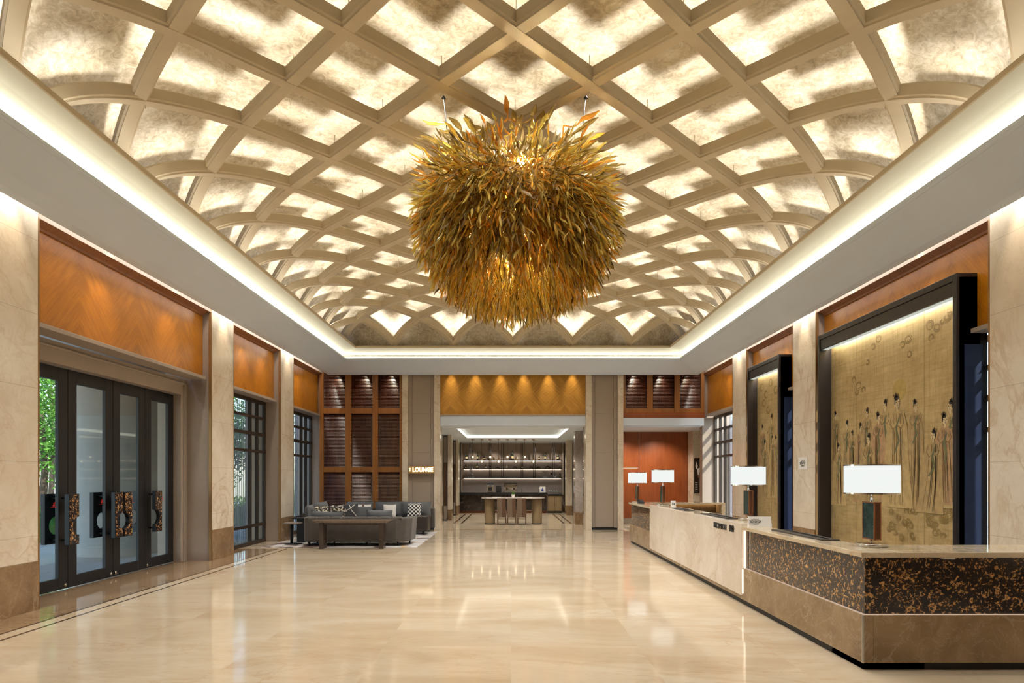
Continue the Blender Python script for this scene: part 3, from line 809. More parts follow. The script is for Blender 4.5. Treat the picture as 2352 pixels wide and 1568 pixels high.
# ================================================================== PAINTINGS
def clampf(v, a, b): return max(a, min(b, v))
PXP = 6.69                                          # picture plane
def painting(y0, y1, label, figs, clouds, seams, xf=6.44, roses=()):
    zt = 4.755
    t = thing('framed_painting', label, 'painting', (6.6, (y0+y1)/2, 0), world=True)
    q = MB(); st = .075
    q.box(xf, 6.80, y0, y0+st, 0, zt); q.box(xf, 6.80, y1-st, y1, 0, zt)
    q.box(xf, 6.80, y0+st, y1-st, zt-.10, zt); q.box(xf+.02, 6.60, y0+st, y1-st, zt-.305, zt-.10)
    q.box(xf+.04, 6.90, y0-.0, y0+.02, 0, zt-.05)
    q.build('frame', M['frame'], t, bevel=.006)
    q = MB(); q.box(xf+.12, 6.83, y0-.004, y0+.01, 0, 3.72); q.build('side_panel', M['daylight_blue'], t)  # lower frame side, blue window daylight painted on as a thin sheet
    q = MB(); q.box(6.55, 6.66, y0+st+.02, y1-st-.02, zt-.312, zt-.300) if False else q.box(xf+.06, 6.60, y0+st+.02, y1-st-.02, zt-.312, zt-.304); q.build('light_strip', emis('picture_light_grille', (.9,.95,.85), .45), t)
    cuts = [y0+st] + seams + [y1-st]
    for a, c in zip(cuts[:-1], cuts[1:]):
        q = MB(); q.box(PXP, PXP+.03, a+.004, c-.004, .1, zt-.20); q.build('painted_panel', M['silk'], t)
    fl = figures(t, figs)
    for ci, (py, pz, r) in enumerate(clouds): q = MB(); swirl(q, py, pz, r, 2, .0002*ci, .011); q.build('painted_cloud', paint['cloud'], t, recalc=False)
    for ci, (py, pz, r) in enumerate(roses): q = MB(); swirl(q, py, pz, r, 3, .00015*ci + .0002, .007); q.build('painted_flower', paint['cloud'], t, recalc=False)
    return t
def pm(name, col): return plain(name, col, .5, .15, .18, 9)
paint = {'cloud': pm('painted_umber_line', (.27,.185,.065)), 'hair': pm('painted_black_hair', (.022,.016,.012)), 'skin': pm('painted_pale_skin', (.66,.53,.31)),
         'robe1': pm('painted_sepia_robe', (.42,.30,.14)), 'robe2': pm('painted_ochre_robe', (.49,.36,.165)), 'robe3': pm('painted_rose_robe', (.45,.285,.15)),
         'robe4': pm('painted_green_sash', (.15,.16,.08)), 'halo': pm('painted_halo', (.50,.37,.12)), 'line': pm('painted_dark_line', (.20,.13,.055))}
X0P = PXP - .0015
def ell(q, y, z, ry, rz, x, mi=0, n=18, a0=0):
    v = [(x, y, z)] + [(x, y + ry*math.cos(2*PI*k/n)*math.cos(a0) - rz*math.sin(2*PI*k/n)*math.sin(a0), z + rz*math.sin(2*PI*k/n)*math.cos(a0) + ry*math.cos(2*PI*k/n)*math.sin(a0)) for k in range(n)]
    q.add(v, [(0, 1+k, 1+(k+1) % n) for k in range(n)], mi)
def stroke(q, pts, w, x, mi=0):
    v = []; n = len(pts)
    for i, p in enumerate(pts):
        a = pts[max(0,i-1)]; c = pts[min(n-1,i+1)]
        dy, dz_ = c[0]-a[0], c[1]-a[1]; L = math.hypot(dy, dz_) or 1
        ww = w*(.35 + .65*math.sin(PI*(i+.5)/n))
        v += [(x, p[0]-dz_/L*ww, p[1]+dy/L*ww), (x, p[0]+dz_/L*ww, p[1]-dy/L*ww)]
    q.add(v, [(2*i, 2*i+1, 2*i+3, 2*i+2) for i in range(n-1)], mi)
def swirl(q, y, z, r, turns=2, dx=0.0, w=.011):
    for k in range(turns):
        rr = r*(1-.3*k); ph = random.random()*6
        stroke(q, [(y + rr*math.cos(ph+a)*(1-.04*a), z + rr*.8*math.sin(ph+a)*(1-.04*a)) for a in np.linspace(0, 5.2, 18)], w, X0P - dx - .00004*k)
def figures(t, figs):
    out = []
    for fi, (y, z, s, lean, rob, face) in enumerate(figs):
        # y,z = head centre; s = head height; robe falls to the lower edge
        q = MB(); rr = random.Random(int(y*1000))
        H = z - 1.22 - .05*(fi % 4); x = X0P - .0006*fi
        mats = [paint[rob], paint['line'], paint['skin'], paint['hair'], paint['robe4']]
        neck = (y, z - s*.55); base = z - H
        L = []; R = []
        for i in range(13):
            u = i/12
            wd = s*(.30 + 1.1*math.sin(min(1, u*4.5)*PI/2)**.8 + .85*u*u)
            cy_ = y + lean*s*u*u*1.5 + .08*s*math.sin(u*5)
            zz = neck[1] - u*(neck[1]-base)
            L.append((x, cy_-wd, zz)); R.append((x, cy_+wd, zz))
        vv = [p for pr in zip(L, R) for p in pr]
        q.add(vv, [(2*i, 2*i+1, 2*i+3, 2*i+2) for i in range(12)], 0)
        for k in range(13):                          # folds
            o = (rr.random()-.5)*1.5; ph = rr.random()*3
            pts = []
            for i in range(10):
                u = (.05 + .92*i/9)
                wd = s*(.30 + .85 + .6*u*u)
                pts.append((y + lean*s*u*u*1.5 + o*wd*.8 + .07*s*math.sin(u*6+ph), neck[1]-u*(neck[1]-base)))
            stroke(q, pts, .0065, x-.0003, 1)
        for sg in (-1, 1):                           # sleeves meeting at the chest
            sl = [(y+sg*s*.75, z-s*.9), (y+sg*s*.95, z-s*1.5), (y+sg*s*.55, z-s*2.0), (y+sg*s*.1, z-s*1.75)]
            stroke(q, sl, s*.20, x-.00032, 0)
            stroke(q, [(p[0]+.01, p[1]-s*.2) for p in sl], .010, x-.00036, 1)
        stroke(q, [(y-s*.3, z-s*1.2), (y+s*.15, z-s*2.1), (y-s*.2, z-s*3.2), (y+s*.2+lean*s, z-s*4.2)], .028, x-.00034, 4)
        stroke(q, [(y, z-s*.3), (y, z-s*.75)], s*.14, x-.00040, 2)
        ell(q, y, z, s*.33, s*.47, x-.00044, 2)
        hx = -face*s*.10
        ell(q, y+hx, z+s*.36, s*.31, s*.20, x-.00048, 3)
        ell(q, y+hx*3.0, z+s*.08, s*.08, s*.28, x-.00048, 3)
        ell(q, y+hx*1.5, z+s*.56, s*.17, s*.18, x-.00048, 3)
        for k in range(3):
            ell(q, y+hx*2+(k-1)*s*.24, z+s*(.58+.14*(k==1)), s*.10, s*.13, x-.00046, 1)
        for sg in (-1, 1):
            stroke(q, [(y+sg*s*.17-s*.07+face*s*.06, z+s*.03), (y+sg*s*.17+s*.07+face*s*.06, z+s*.03)], .008, x-.00056, 3)
        stroke(q, [(y+face*s*.08, z-s*.02), (y+face*s*.12, z-s*.14)], .005, x-.00056, 1)
        stroke(q, [(y-s*.05+face*s*.08, z-s*.26), (y+s*.06+face*s*.08, z-s*.26)], .010, x-.00056, 4)
        out.append(q.build('painted_figure', mats, t, recalc=False))
    return out
def onp(zx, zy):                                     # survey of the big painting
    px = 1640 + zx/2.24; py = 600 + zy/2.24
    Y = FOC*PXP/(px-VX); return Y, sz(py, Y)
FIG = []
for (zx, zy, hpx, ln, rb, fc) in [(627,795,34,.1,'robe1',-1),(683,842,34,.0,'robe2',1),(757,855,36,.1,'robe3',-1),(787,780,38,0,'robe1',1),(880,740,44,.0,'robe2',1),(1038,742,46,.3,'robe1',-1),
     (848,805,44,.1,'robe3',-1),(710,892,32,0,'robe1',1),(643,960,36,.1,'robe2',-1),(796,915,44,.0,'robe1',1),(1218,745,54,.2,'robe2',1),(1190,815,54,-.2,'robe3',-1),(1130,895,50,.5,'robe1',1),(945,725,62,.15,'robe2',-1)]:
    Y, Z = onp(zx, zy); FIG.append((Y, Z, hpx/2.24*Y/FOC, ln, rb, fc))
CL = []
for (zx, zy, r) in [(745,640,30),(720,610,22),(770,660,20),(735,675,18),(845,400,26),(820,440,22),(790,520,18),(1000,400,30),(970,430,24),(1005,480,22),(1110,330,34),(1150,340,28),(1200,285,28),(1215,270,18),(1120,390,22),(1175,310,16)]:
    Y, Z = onp(zx, zy); CL.append((Y, Z, r/2.24*Y/FOC))
RO = [(*onp(zx, zy), random.uniform(.06,.11)) for (zx, zy) in [(1100+random.random()*130, 1270+random.random()*150) for _ in range(20)] + [(780+random.random()*290, 1230+random.random()*190) for _ in range(18)]]
s1 = FOC*PXP/(1640+1082/2.24-VX); s2 = FOC*PXP/(1640+732/2.24-VX)
big = painting(9.193, 13.345, 'large gold painting of robed court ladies in a deep black frame', FIG, CL, [s1, s2], 6.444, RO)
Yh, Zh = onp(955, 660); q = MB(); rr_ = 56/2.24*Yh/FOC; ell(q, Yh, Zh, rr_*1.02, rr_, X0P+.0007, 0, 40)
q.build('painted_halo', paint['halo'], big, recalc=False)
f2 = []
for (px, py, hp) in [(1752,985,14),(1765,1000,12),(1772,962,16),(1783,1010,14),(1758,1020,16),(1775,1008,12)]:
    Y = FOC*PXP/(px-VX); f2.append((Y, sz(py, Y), hp*Y/FOC, .2, random.choice(['robe1','robe2','robe3']), random.choice([-1,1])))
c2 = []
for (px, py) in [(1750,890),(1760,905),(1770,880),(1782,895),(1755,925),(1765,940)]:
    Y = FOC*PXP/(px-VX); c2.append((Y, sz(py, Y), .14))
painting(15.28, 17.33, 'narrow-looking second gold painting in black frame beyond the plaque column', f2, c2, [16.3], 6.444)

# plaque on the marble column
t = thing('wall_plaque', 'small square white plaque with black lettering on a marble column', 'sign', (XR, 14.2, 2.0), world=True)
yp = 14.2; zp = sz(1064, yp)
q = MB(); q.box(XR-.008, XR, 14.03, 14.47, zp-.135, zp+.135); q.build('plaque_board', M['paper'], t, bevel=.003)
yq = 14.25
text_obj('plaque_lettering', 'MARRIOTT', .042, M['ink'], (XR-.010, yq, zp+.055), RLEFT, t, .001)
text_obj('plaque_lettering', 'BONVOY', .085, M['ink'], (XR-.010, yq, zp+.005), RLEFT, t, .001, .001, 'CENTER', .75)
text_obj('plaque_lettering', '万豪旅享家', .032, M['ink'], (XR-.010, yq, zp-.055), RLEFT, t, .001)
# poster by the passage
t = thing('wall_poster', 'tall dark brown poster with pale bird-like shape beside the passage', 'poster', (7.1, 23.75, 2), world=True)
q = MB(); x0, x1 = 6.845, 7.16; z0, z1 = sz(1133, 23.76), sz(1052, 23.76); q.box(x0, x1, 23.735, 23.76, z0, z1); q.build('poster_board', plain('dark_brown_poster', (.035,.02,.013), .35), t)
def poly(q, pts, y): q.add([(p[0], y, p[1]) for p in pts], [tuple(range(len(pts)))])
q = MB(); f_ = lambda u, w: (x0+(x1-x0)*u, z0+(z1-z0)*w)
poly(q, [f_(.15,.80), f_(.30,.90), f_(.42,.78), f_(.35,.70), f_(.22,.70)], 23.733); poly(q, [f_(.35,.70), f_(.95,.76), f_(.80,.66), f_(.60,.60), f_(.55,.52), f_(.42,.54)], 23.733)
q.build('poster_shape', M['paper'], t, recalc=False)
q = MB(); poly(q, [f_(.42,.52), f_(.56,.50), f_(.50,.44)], 23.732); q.build('poster_accent', plain('poster_orange', (.6,.2,.1), .5), t, recalc=False)
q = MB()
for w_ in (.30, .24, .18, .12, .06): poly(q, [f_(.12,w_), f_(.4,w_), f_(.4,w_+.012), f_(.12,w_+.012)], 23.733)
q.build('poster_print', M['paper'], t, recalc=False)
# lounge sign
t = thing('lit_sign', 'glowing lounge sign with warm letters on the taupe pillar', 'sign', (-3.02, 21.4, 2.0), world=True)
zc = sz(1078.5, 21.4)
q = MB(); q.box(-3.46, -2.60, 21.40, 21.455, zc-.125, zc+.125); q.build('sign_board', M['gold_sign'], t, bevel=.006)
text_obj('sign_lettering', 'LOUNGE', .20, M['glow'], (-2.98, 21.385, zc), RX, t, .012, .012, 'CENTER', .86)
text_obj('sign_lettering', 'THE', .07, M['glow'], (-3.41, 21.385, zc), RX @ Matrix.Rotation(PI/2, 4, 'Z'), t, .012, .004, 'CENTER', 1.0)
# ================================================================== SEATING GROUP
def obox(q, x0, x1, y0, y1, z0, z1): q.box(x0, x1, y0, y1, z0, z1)
q = MB(); q.box(-6.36, -2.40, 16.15, 20.75, 0, .012); q.build
rug = tag(q.build('area_rug', M['rug'], bevel=.003), 'pale abstract-patterned rug lying under the grey sofas', 'rug')
def cushion_mesh(w, h, d, n=12):
    """soft square pillow standing in the XZ plane"""
    v = []; f = []
    for s in (-1, 1):
        for j in range(n+1):
            for i in range(n+1):
                a = -1 + 2*i/n; c = -1 + 2*j/n
                th = (max(0, (1-abs(a)**2.6)*(1-abs(c)**2.6)))**.55
                pin = 1 - .06*(1-abs(a)**2)*abs(c)**3; pin2 = 1 - .06*(1-abs(c)**2)*abs(a)**3
                v.append((a*w/2*pin2, s*d/2*th, c*h/2*pin))
    m = (n+1)*(n+1)
    for s in (0, 1):
        for j in range(n):
            for i in range(n):
                k = s*m + j*(n+1)+i
                f.append((k, k+1, k+n+2, k+n+1) if s == 0 else (k, k+n+1, k+n+2, k+1))
    return v, f
def cushion(name, label, cat, loc, w, h, d, mat, rx=-.2, rz=0, ry=0, group=None, extra=None):
    v, f = cushion_mesh(w, h, d); q = MB(); q.add(v, f, 0, True)
    o = q.build(name, mat); tag(o, label, cat, group)
    o.location = loc; o.rotation_euler = (rx, ry, rz)
    return o
def soft(q, x0, x1, y0, y1, z0, z1): q.box(x0, x1, y0, y1, z0, z1)
def sofa_legs(t, pts):
    for (x, y) in pts:
        q = MB(); q.lathe([(.025,.012),(.03,.12)], (x, y, 0), 10); q.build('leg', M['black'], t)
# sofa with its back to the entrance
t = thing('grey_sofa', 'grey woven sofa seen from behind with a wooden console at its back', 'sofa', (-4.0, 16.9, .012), world=True)
q = MB(); pts = [(-5.42,17.30),(-5.42,16.62),(-5.36,16.46),(-5.22,16.40),(-2.98,16.40),(-2.76,16.48),(-2.64,16.68),(-2.60,17.30),(-2.80,17.30),(-2.84,16.80),(-2.95,16.64),(-3.1,16.60),(-5.1,16.60),(-5.20,16.68),(-5.22,17.30)]
v = [(x, y, .12) for x, y in pts] + [(x + (.05 if x > -2.9 and i < 8 else 0), y, .74) for i, (x, y) in enumerate(pts)]
n = len(pts); fs = [tuple(range(n)), tuple(reversed(range(n, 2*n)))] + [(k, n+k, n+(k+1)%n, (k+1)%n) for k in range(n)]
q.add(v, fs); q.build('back_shell', M['grey_fab'], t, bevel=.035, seg=3)
q = MB()
for i in range(8):
    a = -5.34 + i*.315; q.box(a, a+.312, 16.41, 16.60, .70, .765)
q.build('tufted_top', M['grey_fab'], t, bevel=.03, seg=3)
q = MB(); q.box(-5.2,-2.84,16.6,17.34,.14,.38); q.build('seat_base', M['grey_fab'], t, bevel=.02)
for i in range(2):
    q = MB(); q.box(-5.18+i*1.17,-4.03+i*1.17,16.66,17.36,.36,.46); q.build('seat_cushion', M['blue_fab'], t, bevel=.05, seg=3)
sofa_legs(t, [(-5.25,16.5),(-4.6,16.5),(-3.75,16.5),(-2.95,16.55),(-5.25,17.2),(-2.75,17.2)])
cushion('back_cushion', 'long grey bolster cushion showing over the front sofa back, left one', 'cushion', (-4.86, 16.74, .70), .86, .40, .20, M['blue_fab'], .12, 0, .04, 'grey bolsters on the front sofa')
cushion('back_cushion', 'grey bolster cushion showing over the front sofa back, right one', 'cushion', (-3.47, 16.74, .73), .70, .40, .20, M['blue_fab'], .12, 0, 0, 'grey bolsters on the front sofa')
# sofa along the window side
t = thing('grey_sofa', 'blue-grey sofa along the window side with patterned pillows', 'sofa', (-5.7, 18.9, .012), world=True)
q = MB(); q.box(-6.22,-6.02,18.85,19.9,.12,.74); q.build('back_frame', M['dark_fab'], t, bevel=.04, seg=3)
q = MB(); q.box(-6.02,-5.15,17.95,19.9,.12,.38); q.build('seat_base', M['grey_fab'], t, bevel=.03)
for i in range(2):
    q = MB(); q.box(-6.0,-5.12,18.0+i*.95,18.93+i*.95,.36,.48); q.build('seat_cushion', M['blue_fab'], t, bevel=.05, seg=3)
sofa_legs(t, [(-5.3,18.1),(-5.3,19.8),(-5.95,18.1),(-5.95,19.8)])
cushion('back_cushion', 'plump grey back cushion at the left end by the window', 'cushion', (-5.80, 18.35, .78), .75, .44, .26, M['blue_fab'], -.15, PI/2+.1)
cushion('back_cushion', 'long grey back cushion on the window sofa, behind the patterned pillows', 'cushion', (-5.78, 19.35, .82), .95, .46, .26, M['blue_fab'], -.15, PI/2-.1)
pat = NT('dark_pillow_pale_flecks'); nn = pat.noise(pat.coord(), 14, 2, .5, .8)
M['fleck'] = pat.pbr(pat.ramp(nn, [(.5,(.03,.026,.022)), (.54,(.5,.45,.36))], 'CONSTANT'), .9)
cushion('throw_pillow', 'dark pillow with pale flecks, leftmost on the window sofa', 'pillow', (-5.42, 18.2, .76), .42, .42, .16, M['fleck'], -.3, .5)
cushion('throw_pillow', 'dark pillow with pale flecks and stripes beside the crossed pillow', 'pillow', (-5.12, 18.75, .77), .44, .42, .16, M['fleck'], -.3, .3)
cr = cushion('throw_pillow', 'black pillow crossed by white lines on the window sofa', 'pillow', (-4.86, 19.1, .76), .50, .48, .17, M['dark_fab'], -.3, .25)
q = MB(); q.tube([(-.20,-.075,-.06),(0,-.095,.06),(.16,-.075,.2)], .011, 6); q.tube([(-.02,-.09,.20),(.06,-.095,0),(.2,-.07,-.16)], .011, 6); q.tube([(-.2,-.08,.16),(-.08,-.095,-.02)], .011, 6)
q.build('white_line', M['white_fab'], cr)
cushion('throw_pillow', 'plain grey pillow tucked between the sofas', 'pillow', (-4.55, 19.6, .70), .46, .40, .18, M['blue_fab'], -.35, .1)
# sofa against the screen
t = thing('grey_sofa', 'blue-grey sofa facing the entrance against the slatted screen', 'sofa', (-4.0, 20.6, .012), world=True)
q = MB(); q.box(-5.75,-2.50,20.72,20.95,.12,.78); q.build('back_frame', M['grey_fab'], t, bevel=.04, seg=3)
q = MB(); q.box(-5.08,-2.98,19.95,20.72,.12,.38); q.build('seat_base', M['grey_fab'], t, bevel=.03)
q = MB(); q.box(-3.05,-2.58,19.70,20.33,.10,.60); q.build('arm_block', M['dark_leather'], t, bevel=.06, seg=4)
for i in range(3):
    q = MB(); q.box(-5.06+i*.69,-4.39+i*.69,19.95,20.36,.36,.46); q.build('seat_cushion', M['blue_fab'], t, bevel=.05, seg=3)
sofa_legs(t, [(-5.0,20.05),(-3.2,20.05),(-5.4,20.85),(-2.7,20.85),(-2.75,19.85)])
for i, (x, l) in enumerate(((-4.92,'left'), (-3.98,'middle'), (-3.09,'right'))):
    cushion('back_cushion', 'blue-grey back cushion of the far sofa, %s of three' % l, 'cushion', (x+.02, 20.52, .76), .90 if i < 2 else 1.0, .50, .34, M['blue_fab'], -.16, 0, 0, 'back cushions of the far sofa')
w1 = cushion('throw_pillow', 'white pillow with brown leather strap on the far sofa', 'pillow', (-4.62, 19.85, .70), .46, .50, .17, M['white_fab'], -.22, .05)
q = MB(); q.box(-.03,.03,-.092,-.070,.06,.245); q.build('strap', plain('brown_strap', (.16,.10,.07), .5), w1)
cushion('throw_pillow', 'plain white pillow in the middle of the far sofa', 'pillow', (-3.84, 20.05, .74), .42, .40, .16, M['white_fab'], -.22)
cushion('throw_pillow', 'black and white checked pillow at the right of the far sofa', 'pillow', (-3.05, 19.95, .74), .44, .48, .16, M['check'], -.22, -.05)
# console
t = thing('console_table', 'long dark wooden console table behind the front sofa', 'table', (-3.97, 16.0, 0), world=True)
q = MB(); q.prism([(-4.98,.72),(-4.86,.655),(-3.10,.655),(-2.99,.72)], 'y', 15.82, 16.18); q.build('table_top', M['pale_top'], t, bevel=.004)
q = MB(); q.box(-4.70,-3.24,15.88,16.12,.60,.655); q.build('apron', M['table_wood'], t)
for (a, c) in ((-4.80,-4.60), (-3.30,-3.16)):
    q = MB(); q.box(a, a+.11 if c-a > .12 else c, 15.84, 16.16, .0, .655); q.build('leg', M['table_wood'], t, bevel=.004)
# side tables
t = thing('side_table', 'small round pedestal side table left of the front sofa', 'table', (-5.82, 16.95, .012))
q = MB(); q.lathe([(.19,.535),(.235,.545),(.24,.565),(.235,.57)], (0,0,0), 32); q.build('table_top', M['pale_top'], t)
q = MB(); q.tube([(-.04,0,.02),(-.04,0,.54)], .035, 14); q.build('pedestal', M['black'], t)
q = MB(); q.lathe([(.235,0),(.235,.012),(.04,.025)], (0,0,0), 32); q.build('base', M['black'], t)
t = thing('side_table', 'taller dark side table between the front sofa and the window', 'table', (-5.75, 17.6, .012))
q = MB(); q.box(-.26,.24,-.22,.22,.63,.66); q.build('table_top', M['black'], t, bevel=.006)
q = MB(); q.box(-.14,.10,-.16,.16,0,.63); q.build('pedestal', M['black'], t, bevel=.006)

# ================================================================== LOUNGE
LZ = 3.54
bx('ceiling_lounge', M['white'], (-3.6,-1.98,21.9,33.2,LZ,LZ+.3), (2.10,3.8,21.9,33.2,LZ,LZ+.3), (-1.98,2.10,21.9,22.85,LZ,LZ+.3), (-1.98,2.10,28.5,33.2,LZ,LZ+.3), (-2.2,2.3,22.6,28.8,LZ+.15,LZ+.32))
for (nm, loc, s1_, s2_) in (('tray', (-2.04,25.7,LZ+.13), .06, 5.6), ('tray', (2.16,25.7,LZ+.13), .06, 5.6)):
    pass
q = MB(); q.box(-1.99,-1.97,22.87,28.5,LZ+.02,LZ+.12); q.box(2.09,2.11,22.87,28.5,LZ+.02,LZ+.12); q.box(-1.98,2.10,28.49,28.51,LZ+.02,LZ+.12)
o = struct(q.build('trim_110', emis('tray_cove_light', (1,.93,.72), 1.7)))
bx('wall_lounge', M['taupe'], (-3.2,-2.9,21.95,33.2,0,LZ), (2.95,3.3,21.95,33.2,0,LZ), (-3.2,3.3,32.94,33.2,0,LZ))
mir = plain('smoked_mirror', (.55,.50,.46), .04, 1)
bx('trim_111', mir, (-2.9,-2.88,22.0,32.9,0,LZ), (2.93,2.95,22.0,32.9,0,LZ))
k = 112
for (x0, x1, y0, y1, m) in ((-2.63,-2.47,26.3,26.9,'wall_marble'), (-2.61,-2.48,29.9,30.5,'wall_marble'), (2.60,2.88,29.9,30.5,'wall_marble'), (2.42,2.71,24.0,24.6,'grey_marble')):
    bx('trim_%d' % k, M[m], (x0, x1, y0, y1, .45, LZ)); k += 1
    bx('trim_%d' % k, M['brown_marble'], (x0-.005, x1+.005, y0-.005, y1, 0, .45)); k += 1
for (x0, x1, y) in ((-2.81,-2.63,26.3), (-2.73,-2.61,29.9)):
    t = thing('framed_wall_panel', 'slim dark-framed panel at the %s marble pillar on the lounge left' % ('nearer' if y < 28 else 'farther'), 'wall panel', ((x0+x1)/2, y, 0), world=True)
    q = MB(); q.box(x0, x0+.02, y-.02, y+.06, 0, 3.50); q.box(x1-.02, x1, y-.02, y+.06, 0, 3.50); q.box(x0, x1, y-.02, y+.06, 3.47, 3.50); q.box(x0, x1, y-.02, y+.06, .0, .04); q.build('panel_frame', M['black'], t)
    q = MB(); q.box(x0+.02, x1-.02, y, y+.05, 2.40, 3.47); q.build('upper_panel', M['taupe'], t)
    q = MB(); q.box(x0+.02, x1-.02, y, y+.05, .60, 2.40); q.build('middle_panel', M['stool'], t)
    q = MB(); q.box(x0+.02, x1-.02, y, y+.05, .04, .60); q.build('lower_panel', M['taupe2'], t)
# back shelving
sh = thing('bottle_shelving', 'wall shelving with three lit shelves behind the bar', 'shelf', (0, 32.7, 0), world=True)
CZ_ = sz(1130.5, 31.7)
SH = [sz(1056, 32.7), sz(1075.5, 32.7), sz(1096, 32.7)]
q = MB(); q.box(-2.5,2.62,32.925,32.945,CZ_ - .05,SH[0]-.035); q.build('back_panel', plain('mauve_grey_back_panel', (.47,.41,.39), .5), sh)
for z in SH:
    q = MB(); q.box(-2.5, 2.62, 32.55, 32.93, z-.035, z); q.build('shelf_board', M['table_wood'], sh)
    q = MB(); q.box(-2.45, 2.57, 32.88, 32.92, z-.045, z-.036); q.build('shelf_light', M['white_glow'], sh)
for a in (1079.5, 1083.5, 1124, 1128, 1152, 1156, 1197, 1201, 1225, 1229, 1269, 1273):
    x = sx(a, 32.54); q = MB(); q.box(x-.014, x+.014, 32.51, 32.55, SH[2]-.04, LZ); q.build('post', M['black'], sh)
q = MB(); q.box(-2.58,-2.5,32.5,32.94,.9,LZ); q.box(2.62,2.7,32.5,32.94,.9,LZ); q.build('side_panel', M['taupe2'], sh)
def bottle(px, row, h, kind, label, r=.042):
    x = sx(px, 32.7); z = SH[row]
    t = thing('bottle', label, 'bottle', (x, 32.7, z), 0, 'bottles on the bar shelves')
    m = {'g': 'bottle', 'b': 'brownbottle', 'c': 'clearbottle'}[kind]
    q = MB(); q.lathe([(r*.9,0),(r,h*.03),(r,h*.55),(r*.75,h*.65),(r*.33,h*.75),(r*.3,h*.97),(r*.36,h)], (0,0,0), 14); q.build('bottle_body', M[m], t)
    q = MB(); q.lathe([(r*1.02,h*.15),(r*1.02,h*.42)], (0,0,0), 14); q.build('bottle_label', M['labelp'], t)
    return t
for a in [(1071.5,0,.38,'g','green wine bottle with a pale label, leftmost on the top shelf',.06), (1097,0,.40,'g','slim dark bottle second from the left on the top shelf',.045),
          (1112,0,.22,'b','short dark bottle between the slim bottle and pendant globes',.06), (1134,0,.16,'b','squat dark bottle behind the third pendant',.055),
          (1176.5,0,.47,'g','tallest magnum bottle with pale label, middle of the top shelf',.075), (1188,0,.18,'c','small pale decanter right of the magnum bottle',.045),
          (1238.5,0,.26,'b','small dark bottle right of the pendants on the top shelf',.045), (1252,0,.40,'g','slim champagne bottle on the right of the top shelf',.05),
          (1281,0,.36,'g','wide-bodied dark bottle at the right end of the top shelf',.062),
          (1069.5,1,.22,'b','small dark bottle at the left end of the middle shelf',.04), (1096,1,.31,'b','square dark bottle second from the left on the middle shelf',.05),
          (1115.5,1,.20,'b','round dark bottle third from the left on the middle shelf',.05), (1126.5,1,.13,'b','squat black bottle at the second post pair on the middle shelf',.05),
          (1164,1,.24,'c','tall pale spirit bottle at the middle of the middle shelf',.038), (1199,1,.20,'b','small brown bottle at the fourth post pair on the middle shelf',.05),
          (1286,2,.24,'b','dark bottle at the right end of the lowest shelf',.04)]:
    bottle(*a)
def dome(px, row, r, label, legs=False):
    x = sx(px, 32.7); z = SH[row]
    t = thing('decanter', label, 'ornament', (x, 32.7, z), 0, 'dark ornaments on the middle bar shelf')
    q = MB(); pts = [(r*math.cos(a), 0, r*math.sin(a)) for a in np.linspace(0, PI, 14)]
    q.tube(pts, r*.28, 8); q.build('arch', M['brownbottle'], t)
    q = MB(); q.tube([(0,0,r*1.1),(0,0,r*1.7)], r*.14, 8); q.build('stopper', M['steel'], t)
for a in [(1143,1,.075,'small dark hooped ornament left of the third post pair'), (1183,1,.085,'dark arched decanter behind the sixth pendant'), (1220.5,1,.085,'dark arched decanter left of the fifth post pair'),
          (1236.5,1,.09,'dark arched decanter right of the fifth post pair'), (1258,1,.11,'largest dark arched decanter on the middle shelf')]: dome(*a)
t = thing('glass_ornament', 'branching glass ornament on the right of the lowest shelf', 'ornament', (sx(1251,32.7), 32.7, SH[2]))
q = MB(); q.lathe([(.13,0),(.13,.012),(.03,.02)], (0,0,0), 16); q.build('base', M['clearbottle'], t)
q = MB()
for a, h in ((-.15,.24), (-.06,.32), (.05,.27), (.13,.33)):
    q.tube([(0,0,.02),(a*.5,0,h*.5),(a,0,h)], .014, 6); q.tube([(a-.06,0,h),(a,0,h-.03),(a+.06,0,h)], .018, 6)
q.build('branch', M['clearbottle'], t)
t = thing('wine_glass', 'goblet with red wine on the right of the lowest shelf', 'glass', (sx(1267,32.7), 32.7, SH[2]))
q = MB(); q.lathe([(.04,0),(.008,.02),(.008,.11),(.05,.17),(.055,.24)], (0,0,0), 14); q.build('glass_bowl', M['clearbottle'], t)
q = MB(); q.lathe([(.02,.13),(.056,.17),(.058,.23)], (0,0,0), 14); q.build('wine', M['wine_red'], t)
t = thing('ring_ornament', 'clear glass ring ornament at the sixth post pair', 'ornament', (sx(1274,32.7), 32.62, SH[2]))
q = MB(); q.tube([(.12*math.cos(a), 0, .16+.12*math.sin(a)) for a in np.linspace(0, 2*PI, 25)], .02, 8); q.build('ring', M['clearbottle'], t)
q = MB(); q.lathe([(.06,0),(.06,.02),(.02,.04)], (0,0,0), 12); q.build('base', M['clearbottle'], t)
t = thing('ring_ornament', 'clear twisted glass ornament at the first post pair', 'ornament', (sx(1083,32.7), 32.62, SH[2]))
q = MB(); q.tube([(.07*math.cos(a), 0, .12+.05*a-.02*a*math.sin(a)) for a in np.linspace(0, 6, 25)], .02, 8); q.build('coil', M['clearbottle'], t)
q = MB(); q.box(-.17,.15,-.05,.05,0,.03); q.build('base', M['clearbottle'], t)
